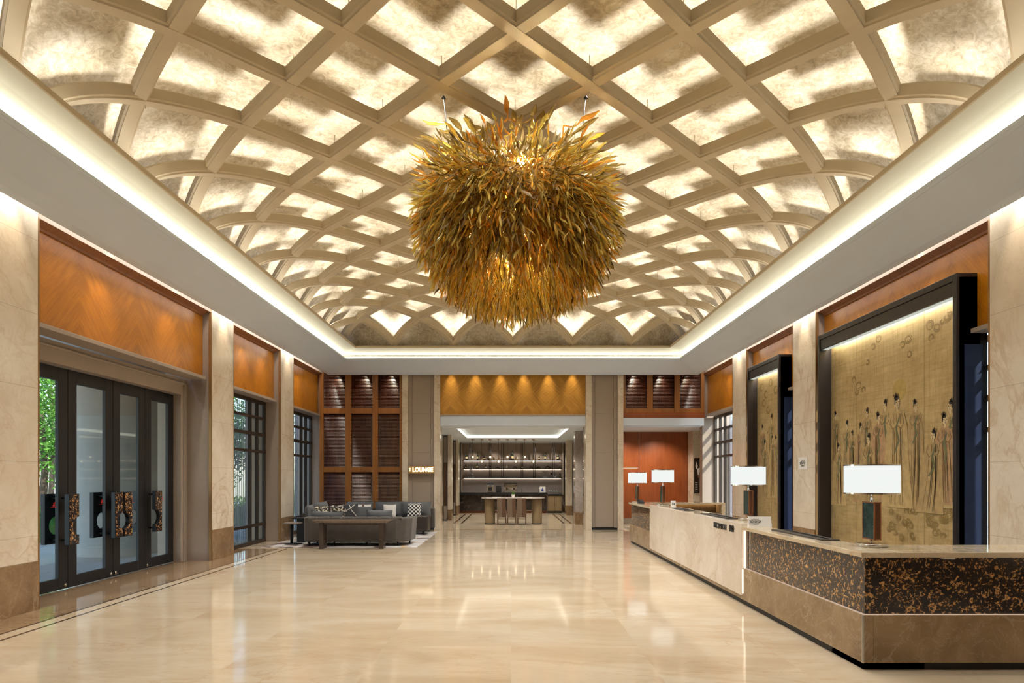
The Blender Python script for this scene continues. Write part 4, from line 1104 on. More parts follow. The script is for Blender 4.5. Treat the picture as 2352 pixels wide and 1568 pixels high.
# bar counter with machines
bar = thing('bar_counter', 'dark marble bar counter in front of the lit shelves', 'bar counter', (-.3, 31.8, 0), world=True)
CZ = sz(1130.5, 31.7); xa, xb = sx(1053, 31.6), sx(1257, 31.6)
q = MB(); q.box(xa, xb, 31.5, 32.1, CZ-.12, CZ); q.build('counter_top', M['black'], bar, bevel=.005)
q = MB(); q.box(xa+.02, xb-.03, 31.62, 32.05, .10, CZ-.12); q.build('front_panel', M['dark_marble'], bar)
q = MB(); q.box(xa+.02, xb-.03, 31.70, 32.05, 0, .10); q.build('toe_kick', M['redwood'], bar)
sb = thing('side_cabinet', 'pale cabinet with dark top at the right of the bar', 'cabinet', (2.2, 32.2, 0), world=True)
xc_, xd_ = xb+.03, sx(1291, 31.9); zc_ = sz(1134.5, 31.9)
q = MB(); q.box(xc_, xd_, 31.8, 32.5, zc_-.07, zc_); q.build('counter_top', M['black'], sb)
q = MB(); q.box(xc_, xd_, 31.86, 32.5, .06, zc_-.07); q.build('body', M['pale_top'], sb)
for i in range(2):
    a = xc_ + .02 + i*(xd_-xc_-.04)/2; q = MB(); q.box(a, a+(xd_-xc_-.04)/2-.015, 31.845, 31.86, .10, zc_-.10); d_ = q.build('door', plain('pale_brass_door', (.46,.36,.22), .3, .5), sb)
    h = MB(); h.box(a+.02, a+.035, 31.83, 31.845, .5, .7); h.build('handle', M['steel'], d_)
q = MB(); q.box(xc_, xd_, 31.9, 32.4, 0, .06); q.build('toe_kick', M['black'], sb)
def onbar(px0, px1, h, Y=31.78): return sx(px0, Y), sx(px1, Y)
t = thing('coffee_machine', 'silver and black bean-to-cup coffee machine on the bar', 'coffee machine', (sx(1126.5,31.8), 31.8, CZ))
q = MB(); q.box(-.17,.17,-.2,.2,0,.38); q.build('body', M['steel'], t, bevel=.01)
q = MB(); q.box(-.16,.16,-.18,.18,.38,.47); q.build('bean_hopper', M['black'], t, bevel=.01)
q = MB(); q.box(-.09,.09,-.212,-.2,.08,.27); q.box(-.07,.07,-.212,-.2,.30,.36); q.build('dispenser', M['black'], t)
q = MB(); q.box(-.14,.14,-.23,-.2,0,.03); q.build('drip_tray', M['black'], t)
t = thing('coffee_grinder', 'black boxy grinder between the two coffee machines', 'grinder', (sx(1145.5,31.8), 31.8, CZ))
q = MB(); q.box(-.13,.13,-.15,.15,0,.26); q.build('body', M['black'], t, bevel=.012)
q = MB(); q.box(-.12,.12,-.13,.13,.26,.34); q.build('hopper', M['frame'], t, bevel=.02)
t = thing('espresso_machine', 'wide chrome espresso machine on the bar', 'coffee machine', (sx(1172.5,31.8), 31.8, CZ))
q = MB(); q.box(-.34,.34,-.15,.22,.22,.44); q.box(-.34,.34,.02,.22,.05,.22); q.build('body', M['chrome'], t, bevel=.015)
q = MB(); q.box(-.32,.32,-.22,.15,.02,.07); q.build('drip_tray', M['steel'], t)
q = MB(); q.box(-.34,.34,-.17,.22,.44,.475); q.build('cup_rail', M['black'], t)
for x in (-.18, .18):
    q = MB(); q.lathe([(.04,.15),(.04,.22)], (x,-.08,0), 12); q.tube([(x,-.08,.17),(x,-.25,.16)], .014, 8); q.build('brew_group', M['black'], t)
for x in (-.29, .29):
    q = MB(); q.tube([(x,-.15,.36),(x,-.19,.36)], .03, 12); q.build('steam_knob', M['black'], t)
for i in range(4):
    q = MB(); q.box(-.29,-.31,-.2,-.19,.02,.03); 
q = MB()
for s in (-.33, .33): q.box(s-.02, s+.02, -.2, .2, 0, .03)
q.build('foot', M['black'], t)
t = thing('tap', 'slim silver tap standing on the bar counter', 'tap', (sx(1199,31.8), 31.8, CZ))
q = MB(); q.tube([(0,0,0),(0,0,.20),(0,-.03,.235),(0,-.09,.24),(0,-.12,.2)], .022, 10); q.build('spout', M['chrome'], t)
q = MB(); q.box(.02,.07,-.01,.01,.10,.12); q.build('lever', M['chrome'], t)
t = thing('counter_sign', 'white counter sign with a blue figure on the bar', 'sign', (sx(1246,31.8), 31.75, CZ))
q = MB(); q.box(-.145,.145,-.01,.01,.0,.29); q.build('sign_card', M['paper'], t)
q = MB(); q.lathe([(.055,.05),(.06,.15),(.02,.18)], (0,-.011,0), 12, sc=(1,.1)); q.lathe([(.01,.19),(.03,.21),(.01,.25)], (0,-.011,0), 12, sc=(1,.1)); q.build('sign_figure', plain('sign_blue', (.02,.04,.35), .5), t)
for i in range(7):
    x = xc_ - .25 + i*.13 if i < 3 else xc_ + .12 + (i-3)*.12
    zz, yy = (CZ, 31.9) if i < 2 else (zc_, 32.0)
    if x > xb-.05 and x < xc_+.05: x = xc_+.07
    t = thing('drinking_glass', ['stemmed glass on the bar, nearest the blue sign', 'stemmed glass at the right end of the bar', 'stemmed glass, first on the pale cabinet', 'stemmed glass, second on the pale cabinet', 'stemmed glass, third on the pale cabinet', 'stemmed glass, fourth on the pale cabinet', 'stemmed glass, last on the pale cabinet'][i], 'glass', (x, yy, zz), 0, 'stemmed glasses at the right of the bar')
    q = MB(); q.lathe([(.03,0),(.006,.01),(.006,.09),(.035,.12),(.038,.2)], (0,0,0), 12); q.build('bowl', M['clearbottle'], t)
# island table with stools
isl = thing('bar_table', 'high oval-ended bar table with two drum legs in the lounge', 'table', (.08, 24.4, 0), world=True)
IY = 24.4; zt_ = sz(1142, 24.3); x0, x1 = sx(1105.5, IY), sx(1252, IY)
def stad(x0, x1, y0, y1, n=12):
    r = (y1-y0)/2; cy_ = (y0+y1)/2
    return [(x0+r-r*math.sin(a), cy_+r*math.cos(a)) for a in np.linspace(0, PI, n)] + [(x1-r+r*math.sin(a), cy_-r*math.cos(a)) for a in np.linspace(0, PI, n)]
q = MB(); q.prism(stad(x0, x1, 24.0, 24.9), 'z', zt_-.045, zt_); q.build('table_top', M['grey_marble'], isl, bevel=.006)
q = MB(); q.prism(stad(x0+.12, x1-.12, 24.08, 24.82), 'z', zt_-.075, zt_-.045); q.build('top_frame', M['table_wood'], isl)
for (a, c) in ((1113,1137), (1221,1245)):
    xm = (sx(a, 24.4)+sx(c, 24.4))/2; r = (sx(c, 24.4)-sx(a, 24.4))/2
    q = MB(); q.lathe([(r*.97,.0),(r*.97,.03)], (xm,24.42,0), 40); q.build('drum_foot', M['black'], isl)
    q = MB(); q.lathe([(r,.03),(r,zt_-.075)], (xm,24.42,0), 48); q.build('drum_leg', M['beige'], isl)
q = MB(); q.box(sx(1137,24.4), sx(1221,24.4), 24.40, 24.46, .50, .525); q.build('foot_rail', M['steel'], isl)
def stool(loc, label, rz=0):
    t = thing('bar_stool', label, 'stool', loc, rz, 'bar stools at the lounge table')
    for (x, y) in ((-.155,-.17), (.155,-.17), (-.155,.17), (.155,.17)):
        q = MB(); q.prism([(x-.018,0),(x+.018,0),(x*.93+.022,.66),(x*.93-.022,.66)], 'y', y-.02, y+.02); q.build('leg', M['stool'], t)
    q = MB(); q.box(-.175,.175,-.22,.22,.30,.56); q.box(-.165,.165,-.20,.20,.56,.62); q.build('seat', M['stool_fab'], t, bevel=.02)
    q = MB(); q.box(-.175,.02,-.24,-.20,.28,1.0); q.build('backrest', M['stool_fab'], t, bevel=.01)
    q = MB(); q.box(.02,.15,-.24,-.20,.28,1.0); q.build('back_panel', M['stool'], t, bevel=.01)
    q = MB(); q.box(-.15,.15,-.16,-.14,.2,.23); q.build('foot_bar', M['steel'], t)
    return t
s0 = stool((sx(1152.5, 24.1), 24.12, 0), 'brown bar stool nearest the left drum leg')
dup(s0, (sx(1175.5, 24.1), 24.12, 0), 'brown bar stool in the middle of the lounge table')
dup(s0, (sx(1198.5, 24.1), 24.12, 0), 'brown bar stool nearest the right drum leg')
t = thing('potted_plant', 'small green plant in white pot on the bar table', 'plant', (sx(1178.5, 24.4), 24.4, zt_))
q = MB(); q.lathe([(.05,0),(.065,.11)], (0,0,0), 20); q.build('pot', M['paper'], t)
q = MB()
for i in range(60):
    a = random.random()*6.28; e = random.uniform(.3,1.4); L = random.uniform(.05,.13); d = Vector((math.cos(a)*math.cos(e), math.sin(a)*math.cos(e), math.sin(e))); p = Vector((0,0,.10))
    sd = d.cross(Vector((0,0,1))).normalized()*.02
    q.add([p, p+d*L*.5+sd, p+d*L, p+d*L*.5-sd], [(0,1,2,3)])
q.build('foliage', M['leaf'], t, recalc=False)
t = thing('menu_card', 'pale menu lying on the left half of the bar table', 'menu', (-.55, 24.35, zt_)); q = MB(); q.box(-.16,.16,-.11,.11,0,.012); q.build('sheet', M['paper'], t)
t = thing('menu_card', 'pale menu lying on the right half of the bar table', 'menu', (.62, 24.35, zt_)); q = MB(); q.box(-.2,.2,-.11,.11,0,.012); q.build('sheet', M['paper'], t)
for i, (px, l) in enumerate(((1112, 'at the left end'), (1139.5, 'above the left drum leg'), (1216, 'above the right drum leg'))):
    t = thing('menu_holder', 'thin black upright holder %s of the bar table' % l, 'holder', (sx(px, 24.4), 24.42, zt_), 0, 'black holders on the bar table')
    q = MB(); q.box(-.01,.01,-.02,.02,.008,.14); q.build('upright', M['black'], t)
    q = MB(); q.box(-.03,.03,-.03,.03,0,.008); q.build('foot', M['black'], t)
# pendants
def pendant(px, zc_, label):
    Y = 29.5; x = sx(px, Y)
    t = thing('pendant_lamp', label, 'pendant lamp', (x, Y, zc_), 0, 'glass globe pendants over the bar')
    q = MB(); q.lathe([(.02,-.118),(.06,-.10),(.10,-.06),(.118,0),(.10,.06),(.06,.10),(.02,.118)], (0,0,0), 24); q.build('glass_globe', thin_glass('pendant_glass', (.95,.92,.86), .5), t) if 'pg' not in M else q.build('glass_globe', M['pg'], t)
    q = MB(); q.lathe([(.01,-.045),(.04,-.02),(.042,.01),(.02,.04)], (0,0,0), 14); q.build('bulb', M['pend_glow'], t)
    q = MB(); q.lathe([(.018,.04),(.022,.11),(.022,.17),(.008,.2)], (0,0,0), 12); q.build('socket', M['bronze'], t)
    q = MB(); q.tube([(0,0,.18),(0,0,LZ-zc_)], .006, 6); q.build('cord', M['black'], t)
    q = MB(); q.lathe([(.075,LZ-zc_-.025),(.075,LZ-zc_)], (0,0,0), 16); q.build('ceiling_rose', M['bronze'], t)
M['pg'] = thin_glass('pendant_glass', (.95,.92,.86), .5)
for i, px in enumerate((1085.6,1106.6,1126,1145.6,1165.6,1185,1205.4,1225)):
    hi = i % 2 == 0
    pendant(px, sz(1049 if hi else 1059, 29.5), '%s pendant globe, %s from the left over the bar' % ('higher' if hi else 'lower', ['first','second','third','fourth','fifth','sixth','seventh','eighth'][i]))

# ================================================================== CHANDELIER
CC = Vector((.076, 8.55, 5.20)); CR = 1.50
ch = thing('chandelier', 'huge amber blown-glass chandelier of hundreds of curling tendrils', 'chandelier', CC)
M['am'] = [art_glass('amber_glass', (.95,.68,.13), .48), art_glass('olive_brown_glass', (.56,.42,.13), .45), art_glass('yellow_glass', (1.0,.85,.26), .48), art_glass('orange_glass', (.96,.53,.08), .48), art_glass('clear_smoke_glass', (.92,.82,.56), .6), art_glass('dark_brown_glass', (.30,.19,.05), .4)]
def tendril(root, d, L, kind, bulb, rr, r0=.0085, curl=0.0):
    """verts, faces of one tapered curling tendril with leaf-shaped tip"""
    n = 11; m = 5
    d = d.normalized(); ref = Vector((0,0,1)) if abs(d.z) < .9 else Vector((1,0,0))
    a = d.cross(ref).normalized(); b = d.cross(a)
    amp = L*rr.uniform(.03,.14); ph = rr.uniform(0, 6.28); fq = rr.uniform(4, 9)
    if curl: n = 64
    P = []; R = []
    for i in range(n):
        u = i/(n-1); p = root + d*(L*u)
        env = math.sin(PI*min(1, u*1.15))
        if curl:
            w_ = max(0, 1-abs(u-.5)/.3); amp2 = curl*w_
            p = p + a*(math.cos(u*22)*amp2) + b*(math.sin(u*22)*amp2) - d*(w_*L*.0)
        p = p + a*(amp*env*math.sin(fq*u+ph)) + b*(amp*env*math.cos(fq*u*.8+ph))
        P.append(p)
        if u < .70: r = r0*(1.05 - .35*u)
        else:
            t_ = (u-.70)/.30; r = r0*.8 + bulb*math.sin(PI*min(1, t_**.8))**1.3
            if u > .985: r = .0015
        R.append(r)
    V = []; F = []
    flat = rr.uniform(.4, .9)
    for i, p in enumerate(P):
        t = (P[min(i+1,n-1)]-P[max(i-1,0)]).normalized()
        aa = t.cross(b).normalized() if t.cross(b).length > .1 else a; bb = t.cross(aa)
        for k in range(m):
            q_ = 2*PI*k/m; V.append(p + aa*(math.cos(q_)*R[i]) + bb*(math.sin(q_)*R[i]*(flat if R[i] > r0*1.2 else 1)))
    for i in range(n-1):
        for k in range(m):
            k2 = (k+1) % m; F.append((i*m+k, i*m+k2, (i+1)*m+k2, (i+1)*m+k))
    F.append(tuple(reversed(range(m)))); F.append(tuple(range((n-1)*m, n*m)))
    return V, F
rr = random.Random(5)
TD = []
def shape(th):
    return CR
NT_ = 6200
for i in range(NT_):
    # polar angle measured from straight up; top cap left open
    cz = 1 - 2*(i+.5)/NT_
    if cz > .54: continue
    az = i*2.399963 + rr.uniform(-.05,.05)
    sn = math.sqrt(1-cz*cz)
    rad = Vector((sn*math.cos(az), sn*math.sin(az), cz))
    R_ = CR*rr.uniform(.80, 1.0)
    if cz > .02 and rr.random() < .42: continue
    hs = 1.0 if cz < 0 else (sn + min(1, cz/.5)*(.985-sn))/sn
    tip = Vector((rad.x*R_*hs, rad.y*R_*hs, rad.z*R_*.95))
    down = Vector((0,0,-1)); tang = (down - rad*down.dot(rad))
    if tang.length < 1e-3: tang = Vector((1,0,0))
    tang.normalize()
    up_f = max(0, (cz+.05)/.67)
    wt = .95*(1-up_f) ; 
    d = (rad*(.80 + .2*up_f) + tang*(.60*wt) + Vector((rr.gauss(0,.16), rr.gauss(0,.16), rr.gauss(0,.12) + .10*up_f)))
    if cz < -.55: d = rad*.5 + Vector((0,0,-.8)) + Vector((rr.gauss(0,.2), rr.gauss(0,.2), 0))
    d.normalize(); L = rr.uniform(.42, .85)
    kind = rr.choices(range(6), (28,20,24,13,8,8) if cz < .25 else (16,30,22,12,16,4))[0]
    root = tip - d*L
    TD.append((root, d, L, kind, rr.uniform(.008,.0155), rr.uniform(.005,.0078), 0.0, abs(cz-.2)))
# inner strands hanging from the top frame
for i in range(900):
    az = rr.uniform(0, 6.28); r1 = rr.uniform(.12,.5); z1 = .80 - rr.uniform(0,.15)
    root = Vector((r1*math.cos(az), r1*math.sin(az), z1)); rout = rr.uniform(.55, 1.2)
    e = Vector((rout*math.cos(az), rout*math.sin(az), rr.uniform(-1.0,.05)))
    d = e - root; TD.append((root, d, d.length, rr.choices(range(6), (34,8,26,18,10,4))[0], rr.uniform(.012,.026), .010, 0.0, 9))
# long curling arms around the top
for i in range(96):
    az = i*2.399963; el = rr.uniform(.02,.62)
    root = Vector((.45*math.cos(az), .45*math.sin(az), rr.uniform(.68,.84)))
    d = Vector((math.cos(az+rr.uniform(-.5,.5))*math.cos(el), math.sin(az+rr.uniform(-.5,.5))*math.cos(el), math.sin(el)*.40))
    TD.append((root, d, rr.uniform(.55,.95), rr.choices(range(6), (12,36,20,14,16,2))[0], rr.uniform(.022,.036), .011, rr.choice((0,0,.04,.06)), -1))
TD.append((Vector((-.02,-.2,.66)), Vector((-.05,-.1,1)), .33, 1, .032, .011, 0, -1))
front = [i for i, t_ in enumerate(TD) if t_[7] == -1 and t_[0].y < .25]
others = [i for i, t_ in enumerate(TD) if t_[7] < 9 and t_[7] >= 0 and (t_[0]+t_[1]*t_[2]).y < -.6]
rr.shuffle(others)
solo = set((front + others)[:100])
q = MB()
for i, (root, d, L, kind, bulb, r0, curl, _) in enumerate(TD):
    V, F = tendril(root, d, L, kind, bulb, rr, r0, curl)
    if i in solo:
        s = MB(); s.add(V, F, 0, True); s.build('glass_tendril', M['am'][kind], ch, recalc=False)
    else: q.add(V, F, kind, True)
o = q.build('glass_tendrils', M['am'], ch, recalc=False); o['kind'] = 'stuff'
q = MB(); q.lathe([(.10,.62),(.52,.66),(.52,.69),(.10,.72)], (0,0,0), 32)
for k in range(8):
    a = 2*PI*k/8; q.tube([(.5*math.cos(a),.5*math.sin(a),.67),(.75*math.cos(a),.75*math.sin(a),.2),(.6*math.cos(a),.6*math.sin(a),-.5),(0,0,-.95)], .012, 6)
q.build('inner_frame', M['bronze'], ch)
for (x, y, tx) in ((-.86,-.33,-.95), (.80,-.33,.89)):
    q = MB(); q.tube([(x,y,.60),(tx,y,6.73-CC.z)], .0055, 8); c_ = q.build('suspension_cable', M['black'], ch)
    q = MB(); q.lathe([(.03,0),(.012,.03)], (tx,y,6.70-CC.z), 10); q.build('cable_anchor', M['black'], c_)
for (x, y, z) in ((.05,-.50,.60), (-.45,-.2,.50), (.45,-.2,.50), (0,-.2,.1), (.0,-.1,-.5), (-.5,.1,-.1), (.5,.1,-.1)):
    q = MB(); q.lathe([(.005,-.05),(.035,-.02),(.035,.02),(.005,.05)], (x,y,z), 12); q.build('bulb', emis('chandelier_bulb', (1,.82,.52), 1400) if 'cb' not in M else M['cb'], ch); M['cb'] = bpy.data.materials['chandelier_bulb']

# ================================================================== OUTSIDE
bx('ground_outside', M['paving'], (-40,-7.62,-12,46,-.14,-.02), (7.82,40,-12,46,-.14,-.02))
q = MB(); q.box(-9.6,-7.65,9.0,13.5,-.02,-.005); tag(q.build('entrance_mat', M['mat']), 'grey ribbed mat outside the glass entrance doors', 'mat')
t = thing('driveway_column', 'big grey round column outside the entrance doors', 'column', (-9.45, 15.35, -.02))
q = MB(); q.lathe([(.98,0),(.98,6.2)], (0,0,0), 48); q.build('shaft', M['extcol'], t)
t = thing('entrance_canopy', 'white canopy roof over the driveway outside the doors', 'canopy', (-12.5, 10, 5.2), world=True)
q = MB(); q.box(-15.5,-7.62,-2,17.5,4.75,5.2); q.build('roof_slab', M['extwhite'], t)
q = MB(); q.box(-15.6,-15.4,-2,17.5,4.55,5.2); q.build('fascia', M['extwhite'], t)
t = thing('wall_cabinet', 'low white cabinet outside the rightmost door leaf', 'cabinet', (-9.5, 17.6, -.02), world=True)
q = MB(); q.box(-9.75,-8.75,17.7,18.6,-.02,.95); q.build('body', M['paper'], t, bevel=.01)
q = MB(); q.box(-9.8,-8.70,17.65,18.65,.95,1.0); q.build('top', M['extcol'], t)
t = thing('garden_wall', 'pale rendered wall outside beyond the entrance', 'wall', (-9.1, 19.2, -.02), world=True)
q = MB(); q.box(-9.35,-8.9,19.1,19.4,-.02,4.7); q.build('wall_panel', M['extwhite'], t)
def leaves(q, c, rx, ry, rz, n, size, rnd):
    for i in range(n):
        while True:
            p = Vector((rnd.uniform(-1,1), rnd.uniform(-1,1), rnd.uniform(-1,1)))
            if .35 < p.length < 1: break
        p = Vector((c[0]+p.x*rx, c[1]+p.y*ry, c[2]+p.z*rz))
        a = rnd.uniform(0, 6.28); e = rnd.uniform(-1.0,.8); d = Vector((math.cos(a)*math.cos(e), math.sin(a)*math.cos(e), math.sin(e)))
        sd = d.cross(Vector((rnd.uniform(-.5,.5), rnd.uniform(-.5,.5), 1))).normalized()*size*rnd.uniform(.25,.4); L = size*rnd.uniform(.8,1.5)
        q.add([p, p+d*L*.5+sd, p+d*L, p+d*L*.5-sd], [(0,1,2,3)])
def tree(x, y, h, r, mat, label, n=2600, seed=1, name='leafy_tree'):
    rnd = random.Random(seed)
    t = thing(name, label, 'tree', (x, y, -.02), 0, 'trees outside the windows')
    q = MB(); q.tube([(0,0,0),(.1,.05,h*.3),(-.05,.1,h*.6)], [.14,.11,.07], 8)
    for k in range(5):
        a = k*1.256; q.tube([(0,.05,h*(.32+.05*k)), (math.cos(a)*r*.5, math.sin(a)*r*.5, h*(.5+.07*k))], [.06,.03], 6)
    q.build('trunk', M['bark'], t)
    q = MB()
    for k in range(9):
        a = rnd.uniform(0, 6.28); rr_ = r*rnd.uniform(.1,.7)
        leaves(q, (math.cos(a)*rr_, math.sin(a)*rr_, h*rnd.uniform(.35,.92)), r*.6, r*.6, h*.2, n//5, .15, rnd)
    q.build('foliage', M[mat], t, recalc=False)
def hedge(x, y, lx, ly, h, label, seed=1, mat='hedge'):
    rnd = random.Random(seed)
    t = thing('garden_hedge', label, 'hedge', (x, y, -.02), 0, 'hedges outside the windows')
    q = MB(); q.box(-lx*.42,lx*.42,-ly*.42,ly*.42,0,h*.75); q.build('hedge_core', M['leaf2'], t)
    q = MB(); leaves_box(q, lx, ly, h, int(900*max(lx,ly)/3), rnd); q.build('foliage', M[mat], t, recalc=False)
def leaves_box(q, lx, ly, h, n, rnd):
    for i in range(n):
        p = Vector((rnd.uniform(-.5,.5)*lx, rnd.uniform(-.5,.5)*ly, rnd.uniform(.05,1)*h))
        a = rnd.uniform(0, 6.28); e = rnd.uniform(-.6,1.0); d = Vector((math.cos(a)*math.cos(e), math.sin(a)*math.cos(e), math.sin(e)))
        sd = d.cross(Vector((0,0,1))).normalized()*.05; L = rnd.uniform(.1,.22)
        q.add([p, p+d*L*.5+sd, p+d*L, p+d*L*.5-sd], [(0,1,2,3)])
tree(-16.0, 21.6, 6.6, 2.3, 'leaf', 'bright green tree seen through the leftmost door leaf', 3600, 3)
tree(-19.2, 25.5, 9.0, 2.8, 'leaf2', 'dark green tree behind the bright one, through the leftmost door', 3000, 4)
tree(-12.7, 24.9, 6.0, 1.3, 'leaf', 'slim green tree behind the round grey column', 2400, 5)
tree(-16.2, 29.0, 6.5, 2.2, 'leaf2', 'dark green tree beyond the rightmost door leaf', 2600, 6)
tree(-12.4, 27.6, 5.4, 1.3, 'leaf2', 'dark tree through the first tall window on the left', 2200, 7)
tree(-13.0, 33.0, 6.5, 2.0, 'leaf', 'green tree through the second tall window on the left', 2400, 8)
tree(-22.5, 31.0, 10.5, 3.4, 'leaf2', 'tallest dark tree far behind, seen through the leftmost door leaf', 3000, 12)
hedge(-14.6, 18.0, 5.0, 1.2, 1.0, 'low yellow-green hedge across the driveway', 3)
hedge(-10.4, 23.6, 1.0, 4.6, 1.0, 'low green hedge outside the first tall left window', 4)
hedge(-11.3, 31.5, 1.0, 5.0, 1.1, 'low green hedge outside the second tall left window', 5)
tree(12.5, 12.3, 6.0, 2.0, 'leaf', 'green tree outside right of the large painting', 2400, 9)
tree(13.0, 27.0, 6.5, 2.2, 'leaf', 'green tree outside the farthest right window', 2400, 10)
hedge(11.0, 26.0, 1.2, 6.0, 1.1, 'low green hedge outside the farthest right window', 6)
# screens just outside / sheer drapes at the windows
def drape(x, y0, y1, label, sgn):
    t = thing('sheer_drape', label, 'curtain', (x, (y0+y1)/2, .02), world=True)
    n = int((y1-y0)/.03); v = []
    for i in range(n+1):
        y = y0 + (y1-y0)*i/n; xx = x + .025*math.sin(y*2*PI/.12)
        v += [(xx, y, .03), (xx, y, 3.83)]
    q = MB(); q.add(v, [(2*i, 2*i+1, 2*i+3, 2*i+2) for i in range(n)], 0, True); q.build('drape_fabric', M['sheer'], t, recalc=False)
    q = MB(); q.tube([(x, y0, 3.86), (x, y1, 3.86)], .015, 8); q.build('curtain_rod', M['winframe'], t)
drape(-7.12, 15.95, 17.2, 'grey sheer drape inside the first tall window on the left', -1)
drape(-7.12, 19.0, 21.2, 'grey sheer drape inside the second tall window on the left', -1)
drape(7.26, 19.0, 21.1, 'blue-grey sheer drape inside the farthest right window', 1)
drape(7.26, 8.9, 10.2, 'pale sheer drape in the slit right of the large painting', 1)
# ================================================================== LIGHT, WORLD, CAMERA
def area(name, loc, size, power, col, rot=(0,0,0), sy=None, spread=PI):
    l = bpy.data.lights.new(name, 'AREA'); l.energy = power; l.color = col
    l.shape = 'RECTANGLE' if sy else 'SQUARE'; l.size = size
    if sy: l.size_y = sy
    l.spread = spread
    o = bpy.data.objects.new(name, l); COL.objects.link(o); o.location = loc; o.rotation_euler = rot
    return o
def spot(name, loc, tgt, power, ang, blend=.6, col=(1,.80,.58), r=.03):
    l = bpy.data.lights.new(name, 'SPOT'); l.energy = power; l.color = col; l.spot_size = math.radians(ang); l.spot_blend = blend; l.shadow_soft_size = r
    o = bpy.data.objects.new(name, l); COL.objects.link(o); o.location = loc
    o.rotation_euler = (Vector(tgt) - Vector(loc)).to_track_quat('-Z', 'Y').to_euler()
    return o
def point(name, loc, power, col=(1,.8,.55), r=.1):
    l = bpy.data.lights.new(name, 'POINT'); l.energy = power; l.color = col; l.shadow_soft_size = r
    o = bpy.data.objects.new(name, l); COL.objects.link(o); o.location = loc
    return o
WARM = (1, .92, .78); COVE = (1, .96, .76)
# cove trough (hidden behind the soffit lip, shining up)
area('cove_light', (-5.52, 9.2, 5.62), .12, 62, COVE, (PI, 0, 0), 23.0)
area('cove_light', (5.65, 9.2, 5.62), .12, 62, COVE, (PI, 0, 0), 23.0)
area('cove_light', (.06, 20.80, 5.62), 10.8, 31, COVE, (PI, 0, 0), .12)
# wall-wash slot between soffit and walls
area('slot_light', (-6.30, 9.3, 5.70), .1, 140, WARM, (0, 0, 0), 24.0)
area('slot_light', (6.43, 9.3, 5.70), .1, 140, WARM, (0, 0, 0), 24.0)
# column and back wall accents
for x in (-2.05, -1.22, -.36, .44, 1.27, 2.1):
    spot('accent_spot', (x, 21.50, 5.73), (x, 21.77, 4.45), 85, 40, 1.0)
for x in (-5.99, -5.05, -4.14, 4.25, 5.17, 6.08):
    spot('accent_spot', (x, 21.50, 5.73), (x, 21.74, 4.3), 110, 42, 1.0)
for x in (-3.55, -2.5, 2.6, 3.67):
    spot('accent_spot', (x, 21.42, 5.735), (x, 21.5, 3.0), 60, 50, .9)
for (X_, s) in ((XL, 1), (XR, -1)):
    for y in (8.1, 14.16, 18.24, 10.2, 12.2, 15.6, 16.8, 19.6):
        spot('accent_spot', (X_ + s*.13, y, 5.70), (X_ - s*.1, y, 3.2), 80, 50, .9)
# downlights at the vault crossings
for j in (-3, -1, 1, 3, 5, 7, 9, 11):
    for i in (-3, -1, 1, 3):
        spot('vault_downlight', (XC0 + i*SP/2, Y1 + j*SP/2 + .3, 6.75), (XC0 + i*SP/2, Y1 + j*SP/2 + .3, 0), 130, 125, .8, (1, .98, .95), .06)
# lounge and passage
for x in (-1.6, .1, 1.8):  # spots added to brighten the lounge, no fixtures behind them
    for y in (23.0, 25.6, 28.0, 30.6): spot('lounge_fill_spot', (x, y, 3.50), (x, y, 0), 140, 110, .8, (1,.94,.84), .04)
for x in (-2.0, -.9, .2, 1.3, 2.2): spot('lounge_fill_spot', (x, 32.2, 3.50), (x, 32.9, 1.2), 50, 90, .8, (1,.9,.76), .04)  # more added fill, aimed at the bar shelves
for x in (4.2, 5.6): spot('passage_downlight', (x, 23.2, 3.50), (x, 24.3, 0.8), 160, 110, .8, (1,.9,.76), .04)
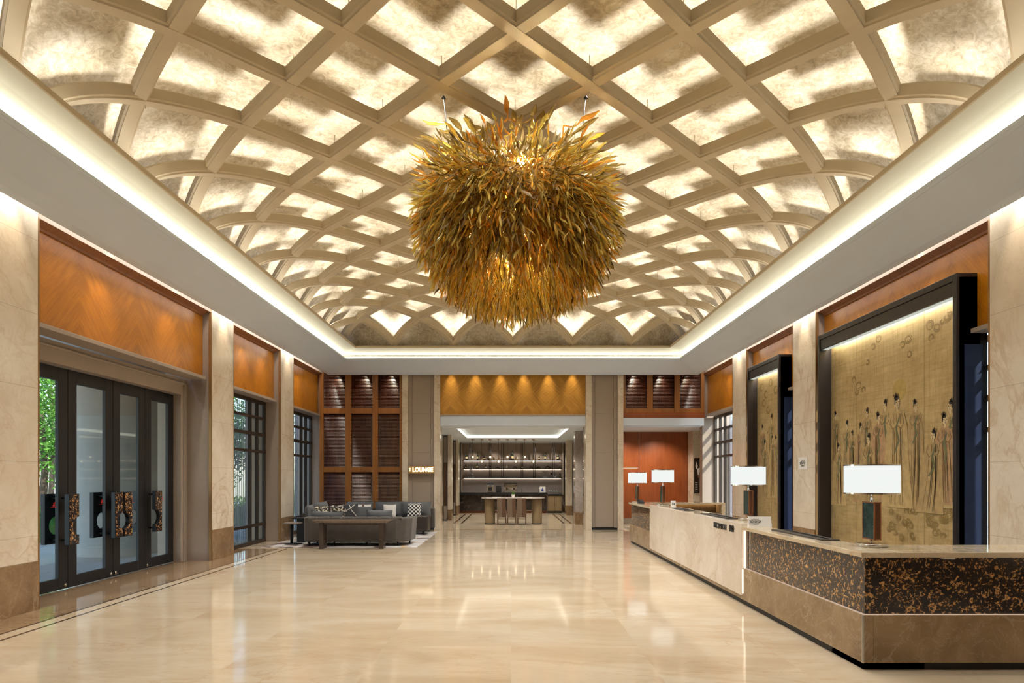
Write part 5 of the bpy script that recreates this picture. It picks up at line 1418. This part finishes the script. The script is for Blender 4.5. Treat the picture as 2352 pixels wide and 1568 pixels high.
# picture lights hidden behind the frame heads
area('picture_light', (6.645, 11.27, 4.56), .05, 30, (1,.90,.72), (0, 0, 0), 3.9)
area('picture_light', (6.645, 16.3, 4.56), .05, 14, (1,.90,.72), (0, 0, 0), 1.8)
# daylight
w = bpy.data.worlds.new('sky'); scn.world = w; w.use_nodes = True
nt = w.node_tree; nt.nodes.clear()
out = nt.nodes.new('ShaderNodeOutputWorld'); bg = nt.nodes.new('ShaderNodeBackground'); sky = nt.nodes.new('ShaderNodeTexSky')
sky.sky_type = 'NISHITA'; sky.sun_disc = False; sky.sun_elevation = math.radians(48); sky.sun_rotation = math.radians(150)
bg.inputs[1].default_value = .7
nt.links.new(sky.outputs[0], bg.inputs[0]); nt.links.new(bg.outputs[0], out.inputs[0])
sl = bpy.data.lights.new('sun', 'SUN'); sl.energy = 8.0; sl.angle = .02; sl.color = (1,.95,.86)
so = bpy.data.objects.new('sun', sl); COL.objects.link(so); so.rotation_euler = (math.radians(42), math.radians(18), math.radians(40)); so.location = (-20, 0, 20)

cam = bpy.data.cameras.new('camera'); co_ = bpy.data.objects.new('camera', cam); COL.objects.link(co_)
co_.location = (0, 0, EYE); co_.rotation_euler = (PI/2, 0, 0)
cam.sensor_fit = 'HORIZONTAL'; cam.sensor_width = 36; cam.lens = 36*FOC/2352
cam.shift_x = (1176 - VX)/2352; cam.shift_y = (VY - 784)/2352
cam.clip_start = .05; cam.clip_end = 300
scn.camera = co_
vs = scn.view_settings
scn.display_settings.display_device = 'sRGB'
vs.view_transform = 'Standard'; vs.look = 'None'; vs.gamma = 1; vs.use_curve_mapping = False
vs.exposure = 0.48
cy = scn.cycles
cy.use_adaptive_sampling = True; cy.adaptive_threshold = .05; cy.max_bounces = 7; cy.diffuse_bounces = 3; cy.glossy_bounces = 4; cy.transmission_bounces = 6; cy.transparent_max_bounces = 24
cy.use_denoising = True; cy.caustics_reflective = False; cy.caustics_refractive = False; cy.sample_clamp_indirect = 4.0; cy.blur_glossy = .5
for o in list(bpy.data.objects):
    for k in ('_world', '_org'):
        if k in o: del o[k]
